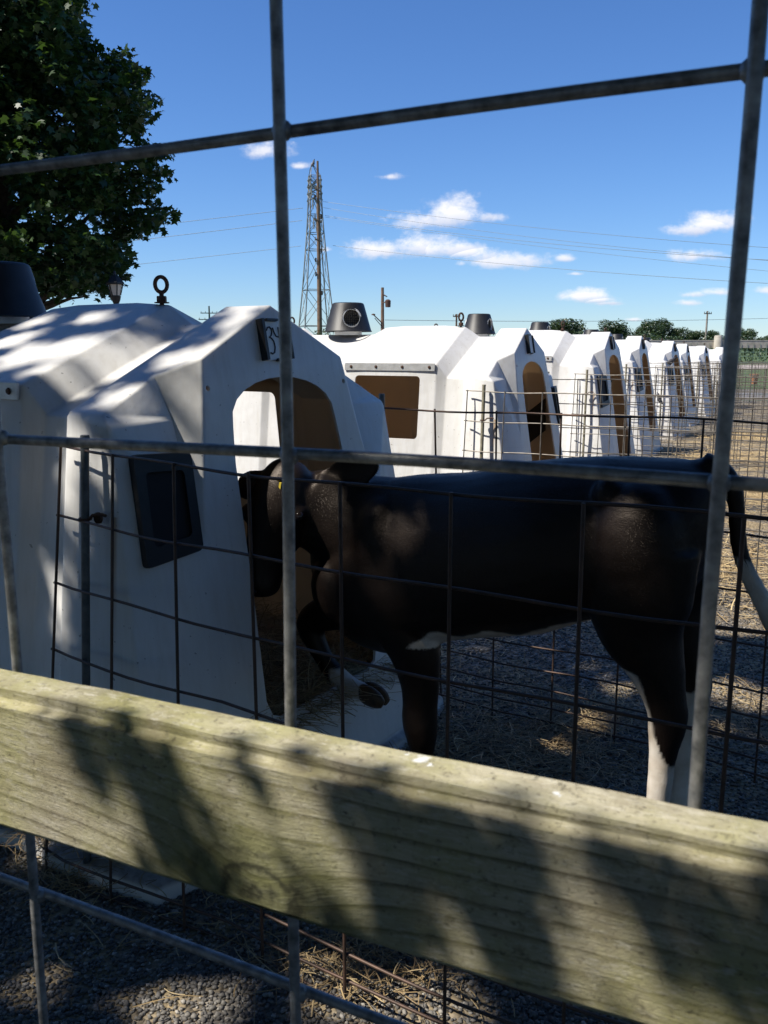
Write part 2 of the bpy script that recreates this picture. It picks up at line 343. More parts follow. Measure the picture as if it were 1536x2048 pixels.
def mat_board():
    m, T, out = newmat('weathered_board'); v = obj_co(T)      # x along the board, y through, z up
    sp = T.n('ShaderNodeSeparateXYZ'); T.l(v, sp.inputs[0])
    # knot near x=-.255,z=.015 : grain bends round it
    dx = T.math('SUBTRACT', sp.outputs[0], -.233); dz = T.math('SUBTRACT', sp.outputs[2], -.031)
    r2 = T.math('ADD', T.math('MULTIPLY', T.math('MULTIPLY', dx, dx), 320), T.math('MULTIPLY', T.math('MULTIPLY', dz, dz), 1100))
    kn = T.math('DIVIDE', 1.0, T.math('ADD', 1.0, r2))
    zz = T.math('ADD', sp.outputs[2], T.math('MULTIPLY', kn, .030))
    zz = T.math('ADD', zz, T.math('MULTIPLY', sp.outputs[0], .02))
    cb = T.n('ShaderNodeCombineXYZ'); T.l(sp.outputs[0], cb.inputs[0]); T.l(sp.outputs[1], cb.inputs[1]); T.l(zz, cb.inputs[2])
    wob = T.noise(T.mapping(cb.outputs[0], (3, 3, 18)), 2.0, 3, .5)
    ring = T.n('ShaderNodeTexWave', wave_type='BANDS', bands_direction='Z', wave_profile='SAW')
    ring.inputs['Scale'].default_value = 30; ring.inputs['Distortion'].default_value = 3.2; ring.inputs['Detail'].default_value = 3; ring.inputs['Detail Scale'].default_value = 1.2
    T.l(T.mapping(cb.outputs[0], (.16, 1, 1)), ring.inputs['Vector'])
    fib = T.noise(T.mapping(cb.outputs[0], (22, 90, 300)), 3, 7, .78)
    blot = T.noise(v, 22, 6, .65); moss = T.noise(v, 9, 6, .7); fine = T.noise(v, 260, 4, .7)
    c = T.ramp(fib, [(.25, (.35, .315, .215)), (.5, (.49, .45, .32)), (.75, (.62, .585, .45))])
    c = T.mix(T.ramp(ring.outputs['Fac'], [(.0, (0, 0, 0)), (.70, (.12, .12, .12)), (.96, (.95, .95, .95)), (1, (.1, .1, .1))]), c, (.105, .09, .045))
    c = T.mix(T.ramp(moss, [(.40, (0, 0, 0)), (.60, (.72, .72, .72))]), c, (.34, .325, .12))
    c = T.mix(T.ramp(blot, [(.36, (.5, .5, .5)), (.54, (0, 0, 0))]), c, (.22, .185, .13))
    c = T.mix(T.ramp(fine, [(.30, (.75, .75, .75)), (.44, (0, 0, 0))]), c, (.075, .065, .04))
    c = T.mix(T.ramp(T.noise(T.mapping(cb.outputs[0], (26, 60, 110)), 3, 7, .8), [(.52, (0, 0, 0)), (.66, (.7, .7, .7))]), c, (.60, .57, .47))
    c = T.mix(T.ramp(T.noise(T.mapping(v, (1, 1, 1.6), loc=(3, 1, 2)), 95, 4, .8), [(.60, (0, 0, 0)), (.70, (.8, .8, .8))]), c, (.07, .06, .035))
    c = T.mix(T.ramp(kn, [(.22, (0, 0, 0)), (.55, (.62, .62, .62))]), c, (.16, .17, .05))
    kr = T.math('ABSOLUTE', T.math('SINE', T.math('ADD', T.math('MULTIPLY', T.math('SQRT', r2), 9.0), T.math('MULTIPLY', T.noise(v, 90, 4), 5.0))))
    km = T.math('MULTIPLY', T.ramp(kn, [(.45, (0, 0, 0)), (.80, (1, 1, 1))]), T.math('SUBTRACT', 1.15, kr, clamp=True))
    c = T.mix(T.math('MULTIPLY', km, .9), c, (.035, .035, .015))
    # bird droppings
    for (x0, y0, rr) in ((-.155, .0066, .0044), (-.164, .010, .0014), (-.149, .002, .0012), (-.188, .0246, .0018), (-.089, .0004, .0016), (-.183, .020, .0012)):
        d = T.n('ShaderNodeVectorMath', operation='DISTANCE'); T.l(T.mapping(v, (1, .8, 1)), d.inputs[0]); d.inputs[1].default_value = (x0, y0 * .8, .0445)
        dd = T.math('ADD', d.outputs['Value'], T.math('MULTIPLY', T.math('SUBTRACT', T.noise(v, 300, 3), .5), .009))
        mm = T.n('ShaderNodeMapRange'); T.l(dd, mm.inputs['Value']); mm.inputs['From Min'].default_value = rr; mm.inputs['From Max'].default_value = rr * .55
        c = T.mix(mm.outputs[0], c, (.72, .73, .72))
    h = T.math('ADD', T.math('MULTIPLY', fib, .5), T.math('MULTIPLY', ring.outputs['Fac'], -.35)); h = T.math('ADD', h, T.math('MULTIPLY', fine, .35))
    bsdf(T, out, c, .82, 0, T.bump(h, 1., .0024)); return m
M_board = mat_board()
def mat_coat():
    m, T, out = newmat('calf_coat'); a = T.n('ShaderNodeAttribute'); a.attribute_name = 'white'; hf = T.n('ShaderNodeAttribute'); hf.attribute_name = 'hoof'
    v = obj_co(T); f = T.noise(T.mapping(v, (60, 200, 30)), 2.5, 5, .7); n = T.noise(v, 6, 4)
    blk = T.ramp(n, [(.35, (.0038, .0028, .0025)), (.7, (.0075, .0048, .0038))])
    blk = T.mix(T.math('MULTIPLY', f, .5), blk, (.015, .009, .007))
    wht = T.ramp(T.noise(v, 14, 4), [(.35, (.50, .43, .35)), (.65, (.72, .67, .60))])
    c = T.mix(a.outputs['Fac'], blk, wht); c = T.mix(hf.outputs['Fac'], c, (.13, .075, .04))
    b = bsdf(T, out, c, .44, 0, T.bump(T.math('ADD', f, T.noise(T.mapping(v, (.16, 1, .5), rot=(0, .5, 0)), 620, 3, .6)), .32, .0018)); b.inputs['Specular IOR Level'].default_value = .34; b.inputs['Specular Tint'].default_value = (1, .86, .76, 1); return m
M_coat = mat_coat()

# ------------------------------------------------------------------ ground
rng = np.random.default_rng(7); random.seed(7)
def sheet(name, xs, ys, z, mat, label=None, kind='structure', follow=True, **k):
    vs = [(x, y, (gz(x, y) if follow else 0) + z) for y in ys for x in xs]; nx = len(xs)
    fs = [(j * nx + i, j * nx + i + 1, (j + 1) * nx + i + 1, (j + 1) * nx + i) for j in range(len(ys) - 1) for i in range(nx - 1)]
    me = bpy.data.meshes.new(name); me.from_pydata(vs, [], fs); me.materials.append(mat); finish(me, 30)
    return link(name, me, None, kind=kind, **k)
XS = [-1500, -300, -60, -20, 20, 60, 300, 1500]
sheet('ground', XS, [-300, -20, 0, 5, 10, 11, 12, 13, 14, 15, 16, 17, 18, 19, 20, 22, 26, 60, 300, 2500], 0, M_gravel)
M_grass = simple('grass_field', (.045, .085, .022), (.095, .125, .04), 1.3, .9, bump=.6, bscale=30, bd=.03, world=True)
M_track = simple('dirt_track', (.30, .25, .22), (.42, .37, .33), .5, .9, world=True)
M_asph = simple('grey_lane', (.13, .125, .13), (.20, .19, .19), .6, .9, world=True)
sheet('grass_strip', XS, [28.5, 40, 56], .006, M_grass)
sheet('grey_lane', XS, [23.2, 26.2], .005, M_asph)
sheet('dirt_track', XS, [56.3, 70], .006, M_track)
sheet('field', XS, [70.3, 300, 2400], .006, M_grass)

# gravel stones near the camera, one merged carpet
def stones():
    ico = [(0, 0, 1), (.894, 0, .447), (.276, .851, .447), (-.724, .526, .447), (-.724, -.526, .447), (.276, -.851, .447), (.724, .526, -.447), (-.276, .851, -.447), (-.894, 0, -.447), (-.276, -.851, -.447), (.724, -.526, -.447), (0, 0, -1)]
    fc = [(0, 1, 2), (0, 2, 3), (0, 3, 4), (0, 4, 5), (0, 5, 1), (1, 6, 2), (2, 7, 3), (3, 8, 4), (4, 9, 5), (5, 10, 1), (6, 7, 2), (7, 8, 3), (8, 9, 4), (9, 10, 5), (10, 6, 1), (11, 7, 6), (11, 8, 7), (11, 9, 8), (11, 10, 9), (11, 6, 10)]
    ico = np.array(ico); fc = np.array(fc)
    N = 90000
    y = 1.15 + (rng.random(N) ** 1.7) * 4.6
    x = (rng.random(N) * 2 - 1) * (.30 + y * .50) + .05
    r = rng.uniform(.0024, .0060, N) * (1 + .35 * (rng.random(N) > .93)) * (1 + .12 * np.maximum(0, y - 2))
    sc = np.stack([r * rng.uniform(.8, 1.35, N), r * rng.uniform(.7, 1.1, N), r * rng.uniform(.45, .8, N)], 1)
    a = rng.random(N) * 6.283; t = rng.normal(0, .35, N)
    P = ico[None] * (1 + rng.uniform(-.34, .30, (N, 12, 1))) * sc[:, None]
    ca, sa = np.cos(a)[:, None], np.sin(a)[:, None]; ct, st = np.cos(t)[:, None], np.sin(t)[:, None]
    X, Y, Z = P[..., 0], P[..., 1], P[..., 2]
    Y, Z = Y * ct - Z * st, Y * st + Z * ct; X, Y = X * ca - Y * sa, X * sa + Y * ca
    P = np.stack([X + x[:, None], Y + y[:, None], Z + (r * .35)[:, None]], -1)
    Fc = (fc[None] + (np.arange(N) * 12)[:, None, None]).ravel()
    tone = np.repeat(rng.random(N), 12)
    fromnp('gravel_stones', P.reshape(-1, 3), Fc, 3, M_stone, None, {'tone': tone}, kind='stuff', label='crushed grey gravel covering the yard', category='gravel') if False else \
        tag(fromnp('gravel_stones', P.reshape(-1, 3), Fc, 3, M_stone, None, {'tone': tone}), 'crushed grey gravel stones covering the yard', 'gravel', kind='stuff')
stones()

# straw: curved flat blades
def straw(name, pts, lens, rad, label, lift=.012, seed=1, tilt=.25, tup=0.):
    rg = np.random.default_rng(seed); N = len(pts); K = 5
    a = rg.random(N) * 6.283; el = rg.normal(0, tilt, N); cv = rg.normal(0, .9, N); L = lens
    P = np.zeros((N, K, 3)); pos = np.array(pts, float); ang = a.copy()
    for k in range(K):
        P[:, k] = pos
        pos = pos + np.stack([np.cos(ang) * np.cos(el), np.sin(ang) * np.cos(el), np.sin(el)], 1) * (L / (K - 1))[:, None]
        ang = ang + cv / (K - 1); el = el - rg.random(N) * .16
    base = np.array(pts)[:, 2]; P[:, :, 2] = np.maximum(P[:, :, 2], base[:, None] - .002)
    w = rad * rg.uniform(.6, 1.4, N)
    side = np.stack([-np.sin(a), np.cos(a), 0 * a], 1)[:, None] * w[:, None, None]; upv = np.array([0, 0, 1.])[None, None] * (w * .8)[:, None, None]
    Vv = np.concatenate([P - side, P + upv, P + side], 1).reshape(N, 3, K, 3)
    idx = np.arange(N * 3 * K).reshape(N, 3, K); fs = []
    for q in (0, 1):
        A = idx[:, q, :-1]; B = idx[:, q, 1:]; Cc = idx[:, q + 1, 1:]; D = idx[:, q + 1, :-1]
        fs.append(np.stack([A, B, Cc, D], -1).reshape(-1, 4))
    fs = np.concatenate(fs).ravel(); tone = np.repeat(np.clip(rg.beta(1.6, 1.9, N) + tup, 0, 1), 3 * K)
    tag(fromnp(name, Vv.reshape(-1, 3), fs, 4, M_straw, None, {'tone': tone}), label, 'straw', kind='stuff')
def h1pts(fs, ss, z): return np.array([tuple(H1 @ Vector((f, s, zz))) for f, s, zz in zip(fs, ss, z)])

# ------------------------------------------------------------------ the calf hutch
def build_shell(side):
    # rows (s>=0): ridge, eave, wall foot, flange top, flange foot
    def row(f, zr, es, ez, b, ef=None, bf=None):
        ef = f if ef is None else ef; bf = ef if bf is None else bf
        return [(f, 0, zr), (ef, es, ez), (bf, b + .024, .05), (bf, b + .058, .042), (bf, b + .064, -.01)]
    rows = [row(-.155, 1.312, .54, 1.055, .63), row(-.178, 1.266, .50, 1.042, .612), row(-.283, 1.266, .50, 1.042, .612),
            row(-.372, 1.322, .522, 1.115, .625, -.333), row(-.50, 1.331, .525, 1.12, .626), row(-.76, 1.331, .525, 1.12, .626), row(-.885, 1.322, .522, 1.115, .625, -.915),
            row(-.968, 1.282, .50, 1.055, .612, -.962), row(-1.40, 1.282, .50, 1.055, .612), row(-1.462, 1.324, .522, 1.11, .625, -1.44), row(-1.66, 1.316, .515, 1.10, .625)]
    vs = []; idx = {}
    def V(p, mir):
        q = (round(p[0], 4), round(-p[1] if mir else p[1], 4), round(p[2], 4))
        if q not in idx: idx[q] = len(vs); vs.append(q)
        return idx[q]
    fs = []
    R0 = (.001, 0, 1.312); c = (.024, .284, 1.177); d = (-.044, .373, 1.134); e = (-.034, .54, 1.055); e2 = (.002, .365, 1.036); P1 = (.0, .556, 1.03)
    K = (.098, .373, .74); Q0 = (.155, .605, .05); Q1 = (.2155, .44, .05); QC = (.2155, 0, .05)
    F0, G0 = (.180, .645, .040), (.186, .652, -.01); F1, G1 = (.238, .455, .040), (.244, .46, -.01); FC, GC = (.238, 0, .040), (.244, 0, -.01)
    for mir in (True, False):
        def face(*p):
            i = [V(q, mir) for q in p]
            if len(set(i)) < 3: return
            fs.append(tuple(i if mir else i[::-1]))
        for a, b in zip(rows[:-1], rows[1:]):
            for k in range(4): face(a[k], a[k + 1], b[k + 1], b[k])
        r0 = rows[0]
        face(R0, c, d, e, r0[1], r0[0])
        face(d, c, K); face(d, K, e2); face(d, e2, e); face(e, e2, P1)
        face(P1, e2, K); face(P1, K, Q1, Q0)
        face(r0[1], e, P1); face(r0[1], P1, Q0, r0[2])
        face(r0[2], Q0, F0, r0[3]); face(r0[3], F0, G0, r0[4])
        face(Q0, Q1, F1, F0); face(F0, F1, G1, G0); face(Q1, QC, FC, F1); face(F1, FC, GC, G1)
    fs.append(tuple(V(p, m) for p, m in ((R0, 0), (c, 0), (K, 0), (Q1, 0), (QC, 0), (Q1, 1), (K, 1), (c, 1))))
    # rear face
    rl = rows[-1]; rb = [(-1.70, .50, 1.02), (-1.80, .60, .05), (-1.85, .65, .042), (-1.855, .655, -.01)]
    for mir in (True, False):
        def face(*p):
            i = [V(q, mir) for q in p]; fs.append(tuple(i if mir else i[::-1]))
        face(rl[1], rl[2], rb[1], rb[0]); face(rl[2], rl[3], rb[2], rb[1]); face(rl[3], rl[4], rb[3], rb[2])
        face((-1.66, 0, 1.316), rl[1], rb[0], (-1.70, 0, 1.24))
        face((-1.70, 0, 1.24), rb[0], rb[1], (-1.80, 0, .05)); face((-1.80, 0, .05), rb[1], rb[2], (-1.85, 0, .042)); face((-1.85, 0, .042), rb[2], rb[3], (-1.855, 0, -.01))
    me = bpy.data.meshes.new('shell'); me.from_pydata(vs, [], fs); me.materials.append(M_shell); me.materials.append(M_inner); me.update()
    bm = bmesh.new(); bm.from_mesh(me); bmesh.ops.recalc_face_normals(bm, faces=bm.faces)
    # soft plastic waviness comes from the material; check orientation
    top = max(bm.faces, key=lambda q: q.calc_center_median().z)
    if top.normal.z < 0: bmesh.ops.reverse_faces(bm, faces=bm.faces)
    bm.to_mesh(me); bm.free()
    o = bpy.data.objects.new('shell_src', me); COL.objects.link(o)
    b = o.modifiers.new('b', 'BEVEL'); b.width = .013; b.segments = 3; b.limit_method = 'ANGLE'; b.angle_limit = R(16); b.harden_normals = False
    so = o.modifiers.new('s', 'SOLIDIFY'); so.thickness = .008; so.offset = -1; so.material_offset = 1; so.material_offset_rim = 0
    def cutter(poly, axis, lo, hi):
        # poly of (u,z); axis 'f': u=s, extruded along f; axis 's': u=f
        v = []; n = len(poly)
        for t in (lo, hi):
            for (u, z) in poly: v.append((t, u, z) if axis == 'f' else (u, t, z))
        f = [tuple(range(n)), tuple(range(2 * n - 1, n - 1, -1))] + [(i, i + n, (i + 1) % n + n, (i + 1) % n) for i in range(n)]
        m2 = bpy.data.meshes.new('cut'); m2.from_pydata(v, [], f)
        bb = bmesh.new(); bb.from_mesh(m2); bmesh.ops.recalc_face_normals(bb, faces=bb.faces); bb.to_mesh(m2); bb.free()
        m2.materials.append(M_shell); oc = bpy.data.objects.new('cut', m2); COL.objects.link(oc)
        md = o.modifiers.new('c', 'BOOLEAN'); md.operation = 'DIFFERENCE'; md.solver = 'EXACT'; md.object = oc; return oc
    cs = []
    arch = []
    for i in range(0, 13):
        a = math.pi * i / 12; arch.append((.215 * math.cos(a) * (1 if abs(math.cos(a)) > .0 else 1), 1.005 + .120 * math.sin(a) ** .8))
    door = [(.25, .33), (.236, .62), (.226, .92)] + arch + [(-.226, .92), (-.236, .62), (-.25, .33), (-.235, .29), (-.20, .275), (.20, .275), (.235, .29)]
    cs.append(cutter(door, 'f', -.03, .30))
    def rrect(u0, u1, z0, z1, r, n=4):
        out = []
        for (cu, cz, a0) in ((u1 - r, z1 - r, 0), (u0 + r, z1 - r, 90), (u0 + r, z0 + r, 180), (u1 - r, z0 + r, 270)):
            for k in range(n + 1): a = R(a0 + 90 * k / n); out.append((cu + r * math.cos(a), cz + r * math.sin(a)))
        return out
    cs.append(cutter(rrect(-.82, -.425, .712, 1.05, .022), 's', .45, .72)); cs.append(cutter(rrect(-.82, -.425, .712, 1.05, .022), 's', -.72, -.45))
    for sg in (side,):
        pol = [(sg * .405, .92), (sg * .505, .83), (sg * .50, .76), (sg * .425, .755)]
        cs.append(cutter(pol, 'f', -.08, .14))
    # tie holes in the pod corners
    cs.append(cutter([(.281 + .007 * math.cos(a), 1.105 + .007 * math.sin(a)) for a in [2 * math.pi * k / 10 for k in range(10)]], 'f', -.02, .1))
    cs.append(cutter([(-.281 + .007 * math.cos(a), 1.105 + .007 * math.sin(a)) for a in [2 * math.pi * k / 10 for k in range(10)]], 'f', -.02, .1))
    me2 = evaluated(o); me2.name = 'shell'
    for x in cs + [o]: bpy.data.objects.remove(x)
    finish(me2, 32); return me2
ME_SHELL = {-1: build_shell(-1), 1: build_shell(1)}

def cap_mesh():
    mb = MB(); mb.lathe([(.148, 0), (.148, .006), (.142, .010), (.100, .166), (.094, .174), (.080, .176), (0, .176)], n=40)
    mb.lathe([(.140, .0), (.095, .164), (0, .166)], n=40)
    mb.add([(0, 0, 0)], [])
    me = mb.mesh('cap', M_black); bm = bmesh.new(); bm.from_mesh(me); bmesh.ops.remove_doubles(bm, verts=bm.verts, dist=1e-4); bm.to_mesh(me); bm.free()
    return me
CAPH = [0, 180]     # headings of the vent holes (deg, hutch frame)
def build_cap_parts(parent, hd0=-52):
    o = link('vent_cap', None, None) if False else None
    mb = MB(); n = 48
    outer = [(.148, 0), (.148, .005), (.1435, .009), (.100, .164), (.095, .172), (.086, .176), (.0, .1762)]
    mb.lathe(outer, n=n)
    src = mb.build('cap_src', M_black, None)
    bm = bmesh.new(); bm.from_mesh(src.data); bmesh.ops.remove_doubles(bm, verts=bm.verts, dist=1e-4); bmesh.ops.recalc_face_normals(bm, faces=bm.faces)
    bm.to_mesh(src.data); bm.free()
    so = src.modifiers.new('s', 'SOLIDIFY'); so.thickness = .004; so.offset = -1
    cut = []
    for hd in CAPH:
        a = R(hd); mt = Matrix.Rotation(a, 4, 'Z') @ Matrix.Translation((.06, 0, .080)) @ Matrix.Rotation(R(90), 4, 'Y')
        m2 = MB(); m2.lathe([(0, 0), (.055, 0), (.055, .12), (0, .12)], n=28, mat=mt); oc = m2.build('cut', M_black)
        bb = bmesh.new(); bb.from_mesh(oc.data); bmesh.ops.remove_doubles(bb, verts=bb.verts, dist=1e-5); bmesh.ops.recalc_face_normals(bb, faces=bb.faces); bb.to_mesh(oc.data); bb.free()
        md = src.modifiers.new('c', 'BOOLEAN'); md.operation = 'DIFFERENCE'; md.solver = 'EXACT'; md.object = oc; cut.append(oc)
    me = evaluated(src)
    for x in cut + [src]: bpy.data.objects.remove(x)
    finish(me, 35); cap = link('vent_cap', me, parent); cap.location = (-1.15, 0, 1.298); cap.rotation_euler.z = R(hd0)
    # inside: white vent collar and a wire grille behind each hole
    mb = MB(); mb.lathe([(.085, -.02), (.085, .045), (.080, .045), (.080, -.02)], n=32)
    for hd in CAPH:
        mt = Matrix.Rotation(R(hd), 4, 'Z') @ Matrix.Translation((.090, .004, .083)) @ Matrix.Rotation(R(90), 4, 'Y')
        mb.lathe([(.060, 0), (.060, .014), (.050, .016), (.050, 0)], n=28, mat=mt)
    link('vent_collar', mb.mesh('vent_collar', M_white, 40), cap)
    for hd in CAPH:
        mb = MB()
        mt = Matrix.Rotation(R(hd), 4, 'Z') @ Matrix.Translation((.086, 0, .080))
        mb.add([mt @ Vector((-.004, .056 * math.cos(a), .056 * math.sin(a))) for a in [6.2832 * k / 20 for k in range(20)]], [tuple(range(20))], 1)
        for k in range(-3, 4):
            h = math.sqrt(.053 ** 2 - (k * .013) ** 2)
            mb.tube([mt @ Vector((.002, k * .013, -h)), mt @ Vector((.002, k * .013, h))], .0016, 5)
            mb.tube([mt @ Vector((.003, -h, k * .013)), mt @ Vector((.003, h, k * .013))], .0016, 5)
        link('vent_grille', mb.mesh('vent_grille', [M_blackm, M_grille], None), cap)

def eyebolt(parent, f, z, ang):
    mb = MB(); a = R(ang); rot = Matrix.Rotation(a, 3, 'Z'); k = 20
    mb.tube([rot @ Vector((.0175 * math.cos(6.2832 * j / k), 0, .052 + .0215 * math.sin(6.2832 * j / k))) for j in range(k)], .0058, 8, closed=True)
    mb.tube([(0, 0, -.03), (0, 0, .034)], .0065, 8)
    mb.lathe([(0, .020), (.0135, .020), (.0145, .017), (.0145, .004), (.0135, .001), (0, .001)], n=6)
    mb.lathe([(0, .003), (.021, .003), (.021, 0), (0, 0)], n=16)
    o = link('eyebolt', mb.mesh('eyebolt', M_rustbolt, 40), parent); o.location = (f, 0, z); return o

def digit_strokes():
    three = [(.000, .062), (.006, .070), (.014, .072), (.020, .067), (.021, .058), (.016, .049), (.008, .045), (.016, .043), (.024, .034), (.026, .020), (.021, .006), (.012, .002), (.004, .005)]
    four = [[(.026, .070), (.030, .058), (.036, .048), (.046, .046)], [(.049, .072), (.050, .04), (.049, .004)]]
    return [three] + four
def plate(parent, digits):
    # white number plate in black clips on the front gable
    lean = Matrix(((.9858, 0, .168, .0), (0, 1, 0, 0), (-.168, 0, .9858, 0), (0, 0, 0, 1)))
    base = Matrix.Translation((.0245, -.062, 1.170)) @ Matrix.Rotation(-math.atan(.17), 4, 'Y')
    mb = MB(); mb.box((.004, .055, .048), (.004, .104, .100)); p = link('number_plate', mb.mesh('number_plate', M_white), parent); p.matrix_local = base
    mb = MB(); mb.box((.011, -.002, .050), (.022, .010, .106)); mb.box((.008, .112, .050), (.012, .005, .100)); mb.box((.009, .045, .102), (.012, .045, .006)); mb.box((.008, .062, -.002), (.010, .03, .007))
    link('plate_clip', mb.mesh('plate_clip', M_black), p)
    if digits:
        mb = MB()
        for st in digit_strokes(): mb.tube([(.0068, .022 + x, .012 + z) for x, z in st], .0021, 6)
        link('number', mb.mesh('number', M_ink), p)

def feeder(parent, sg):
    # black bucket-door frame on the front corner pod; corners measured on the pod face
    c4 = [Vector((.009, -.521, .965)), Vector((.037, -.371, .960)), Vector((.075, -.379, .733)), Vector((.051, -.532, .714))]
    nrm = Vector((.970, -.172, .170)).normalized(); cen = sum(c4, Vector()) / 4; cen = cen + nrm * .014
    ux = ((c4[1] - c4[0]) + (c4[2] - c4[3])).normalized(); uz = nrm.cross(ux); uz = uz if uz.z > 0 else -uz
    pol = [((q - cen).dot(ux), (q - cen).dot(uz)) for q in c4]
    def rnd(pl, r, n=4):
        out = []; k = len(pl)
        for i in range(k):
            p = Vector(pl[i]); a = Vector(pl[i - 1]) - p; b = Vector(pl[(i + 1) % k]) - p
            for j in range(n + 1):
                t = j / n; A = p + a.normalized() * r; B = p + b.normalized() * r; out.append((A * (1 - t) ** 2 + p * 2 * t * (1 - t) + B * t * t))
        return out
    cc = Vector((sum(p[0] for p in pol) / 4, sum(p[1] for p in pol) / 4))
    outer = rnd(pol, .014); inner = rnd([tuple(cc + (Vector(p) - cc) * .66) for p in pol], .012); n = len(outer)
    def w(p, d): q = cen + ux * p.x + uz * p.y + nrm * d; return (q.x, q.y * (1 if sg < 0 else -1), q.z)
    mb = MB(); L = [[w(p, -.020) for p in outer], [w(p, .014) for p in outer], [w(p * .985 + cc * .015, .018) for p in outer], [w(p, .018) for p in inner], [w(p, -.004) for p in inner]]
    vs = sum(L, []); fs = [(i * n + j, i * n + (j + 1) % n, (i + 1) * n + (j + 1) % n, (i + 1) * n + j) for i in range(4) for j in range(n)]
    mb.add(vs, fs); o = link('feeder_frame', mb.mesh('feeder_frame', M_black, 30), parent)
    mb = MB(); vs = [w(p, .008) for p in inner] + [w(p, .003) for p in inner]; mb.add(vs, [tuple(range(n)), tuple(range(n, 2 * n))] + [(j, (j + 1) % n, n + (j + 1) % n, n + j) for j in range(n)])
    link('feeder_door', mb.mesh('feeder_door', M_blackm), o)

def make_hutch(digits, label, side=-1, hd=2):
    e = empty('calf_hutch', label=label, cat='hutch', group='white calf hutches standing in a row')
    link('shell', ME_SHELL[side], e); build_cap_parts(e, {0: 65, 1: -52, 2: -5}[hd]); eyebolt(e, -.40, 1.326, 62); eyebolt(e, -1.56, 1.318, 55); plate(e, digits); feeder(e, side)
    for sg in (-1, 1):
        mb = MB(); mb.box((-.612, sg * .531, 1.098), (.545, .007, .040), Matrix.Rotation(R(sg * 5), 3, 'X')); st = link('hinge_strip', mb.mesh('hinge_strip', M_strip), e)
        for f in (-.37, -.53, -.69, -.845):
            mb = MB(); mb.lathe([(0, .005), (.006, .004), (.009, 0)], n=10, mat=Matrix.Rotation(R(-90 * sg), 4, 'X')); b = link('bolt', mb.mesh('bolt', M_rustbolt, 40), st); b.location = (f, sg * .5355, 1.098)
        mb = MB(); mb.box((-.50, sg * .553, .600), (.135, .006, .020), Matrix.Rotation(R(sg * 5), 3, 'X')); st = link('latch_plate', mb.mesh('latch_plate', M_strip), e)
        mb = MB(); mb.lathe([(0, .006), (.010, .005), (.013, 0)], n=12, mat=Matrix.Rotation(R(-90 * sg), 4, 'X')); b = link('bolt', mb.mesh('bolt', M_rustbolt, 40), st); b.location = (-.49, sg * .556, .602)
        mb = MB(); mb.lathe([(0, .004), (.012, .003), (.016, 0)], n=12, mat=Matrix.Rotation(R(-90 * sg), 4, 'X')); b = link('bolt', mb.mesh('bolt', M_strip, 40), e); b.location = (-.47, sg * .562, .475)
        # hook hole on the pod corner with its rust run
    return e
HL = ['white calf hutch numbered 34 with dappled shade, nearest of the row, calf at its door',
      'sunlit white calf hutch with brown open side window, second in the row, behind the calf',
      'third white calf hutch in the row, peaked front with tall narrow tan doorway',
      'fourth white calf hutch from the camera, front mostly seen edge on',
      'fifth white calf hutch in the row with a dark bird perched at its front corner',
      'sixth white calf hutch in the row, narrow peaked front behind the bird',
      'seventh white calf hutch, second from the far end of the row',
      'farthest white calf hutch at the end of the row beside the dark wire bar']
hA = make_hutch(True, HL[0], -1, 0); hA.matrix_world = H1
hB = make_hutch(False, HL[1], 1, 1); hB.matrix_world = frame(2)
hC = make_hutch(False, HL[2], -1); hC.matrix_world = frame(3)
for i in range(4, 9):
    c = copy_tree(hC); c.matrix_world = frame(i) @ Matrix.Rotation(R([1.6, -1.2, 2.0, -1.8, .8][i - 4]), 4, 'Z'); c['label'] = HL[i - 1]
mb = MB(); pg = [(-.016, .89), (-.011, .69), (-.11, .607), (-.17, .66), (-.18, .76)]
mb.add([(f, .475, z) for f, z in pg] + [(f, .492, z) for f, z in pg], [(0, 1, 2, 3, 4), (9, 8, 7, 6, 5)] + [(i, (i + 1) % 5, 5 + (i + 1) % 5, 5 + i) for i in range(5)])
link('feed_pocket', mb.mesh('feed_pocket', M_blackm), hB)
# hutch 1: side window cover panel, rust hole
mb = MB(); mb.box((-.635, -.548, .80), (.50, .006, .42), Matrix.Rotation(R(-5.2), 3, 'X')); link('window_cover', mb.mesh('window_cover', M_shell), hA)
for hh in (hA,):
    mb = MB(); mt = Matrix.Rotation(R(90), 4, 'X'); mb.lathe([(0, .0), (.0115, .0), (.0125, .003), (.0125, -.003)], n=14, mat=mt); o = link('tie_hole', mb.mesh('tie_hole', M_rustbolt, 40), hh); o.location = (-.012, -.5985 + .012, .834)
    m, T, out = newmat('rust_run'); v = obj_co(T); bsdf(T, out, T.ramp(T.noise(T.mapping(v, (90, 90, 5)), 2, 4), [(.3, (.44, .34, .17)), (.7, (.60, .55, .42))]), .6)

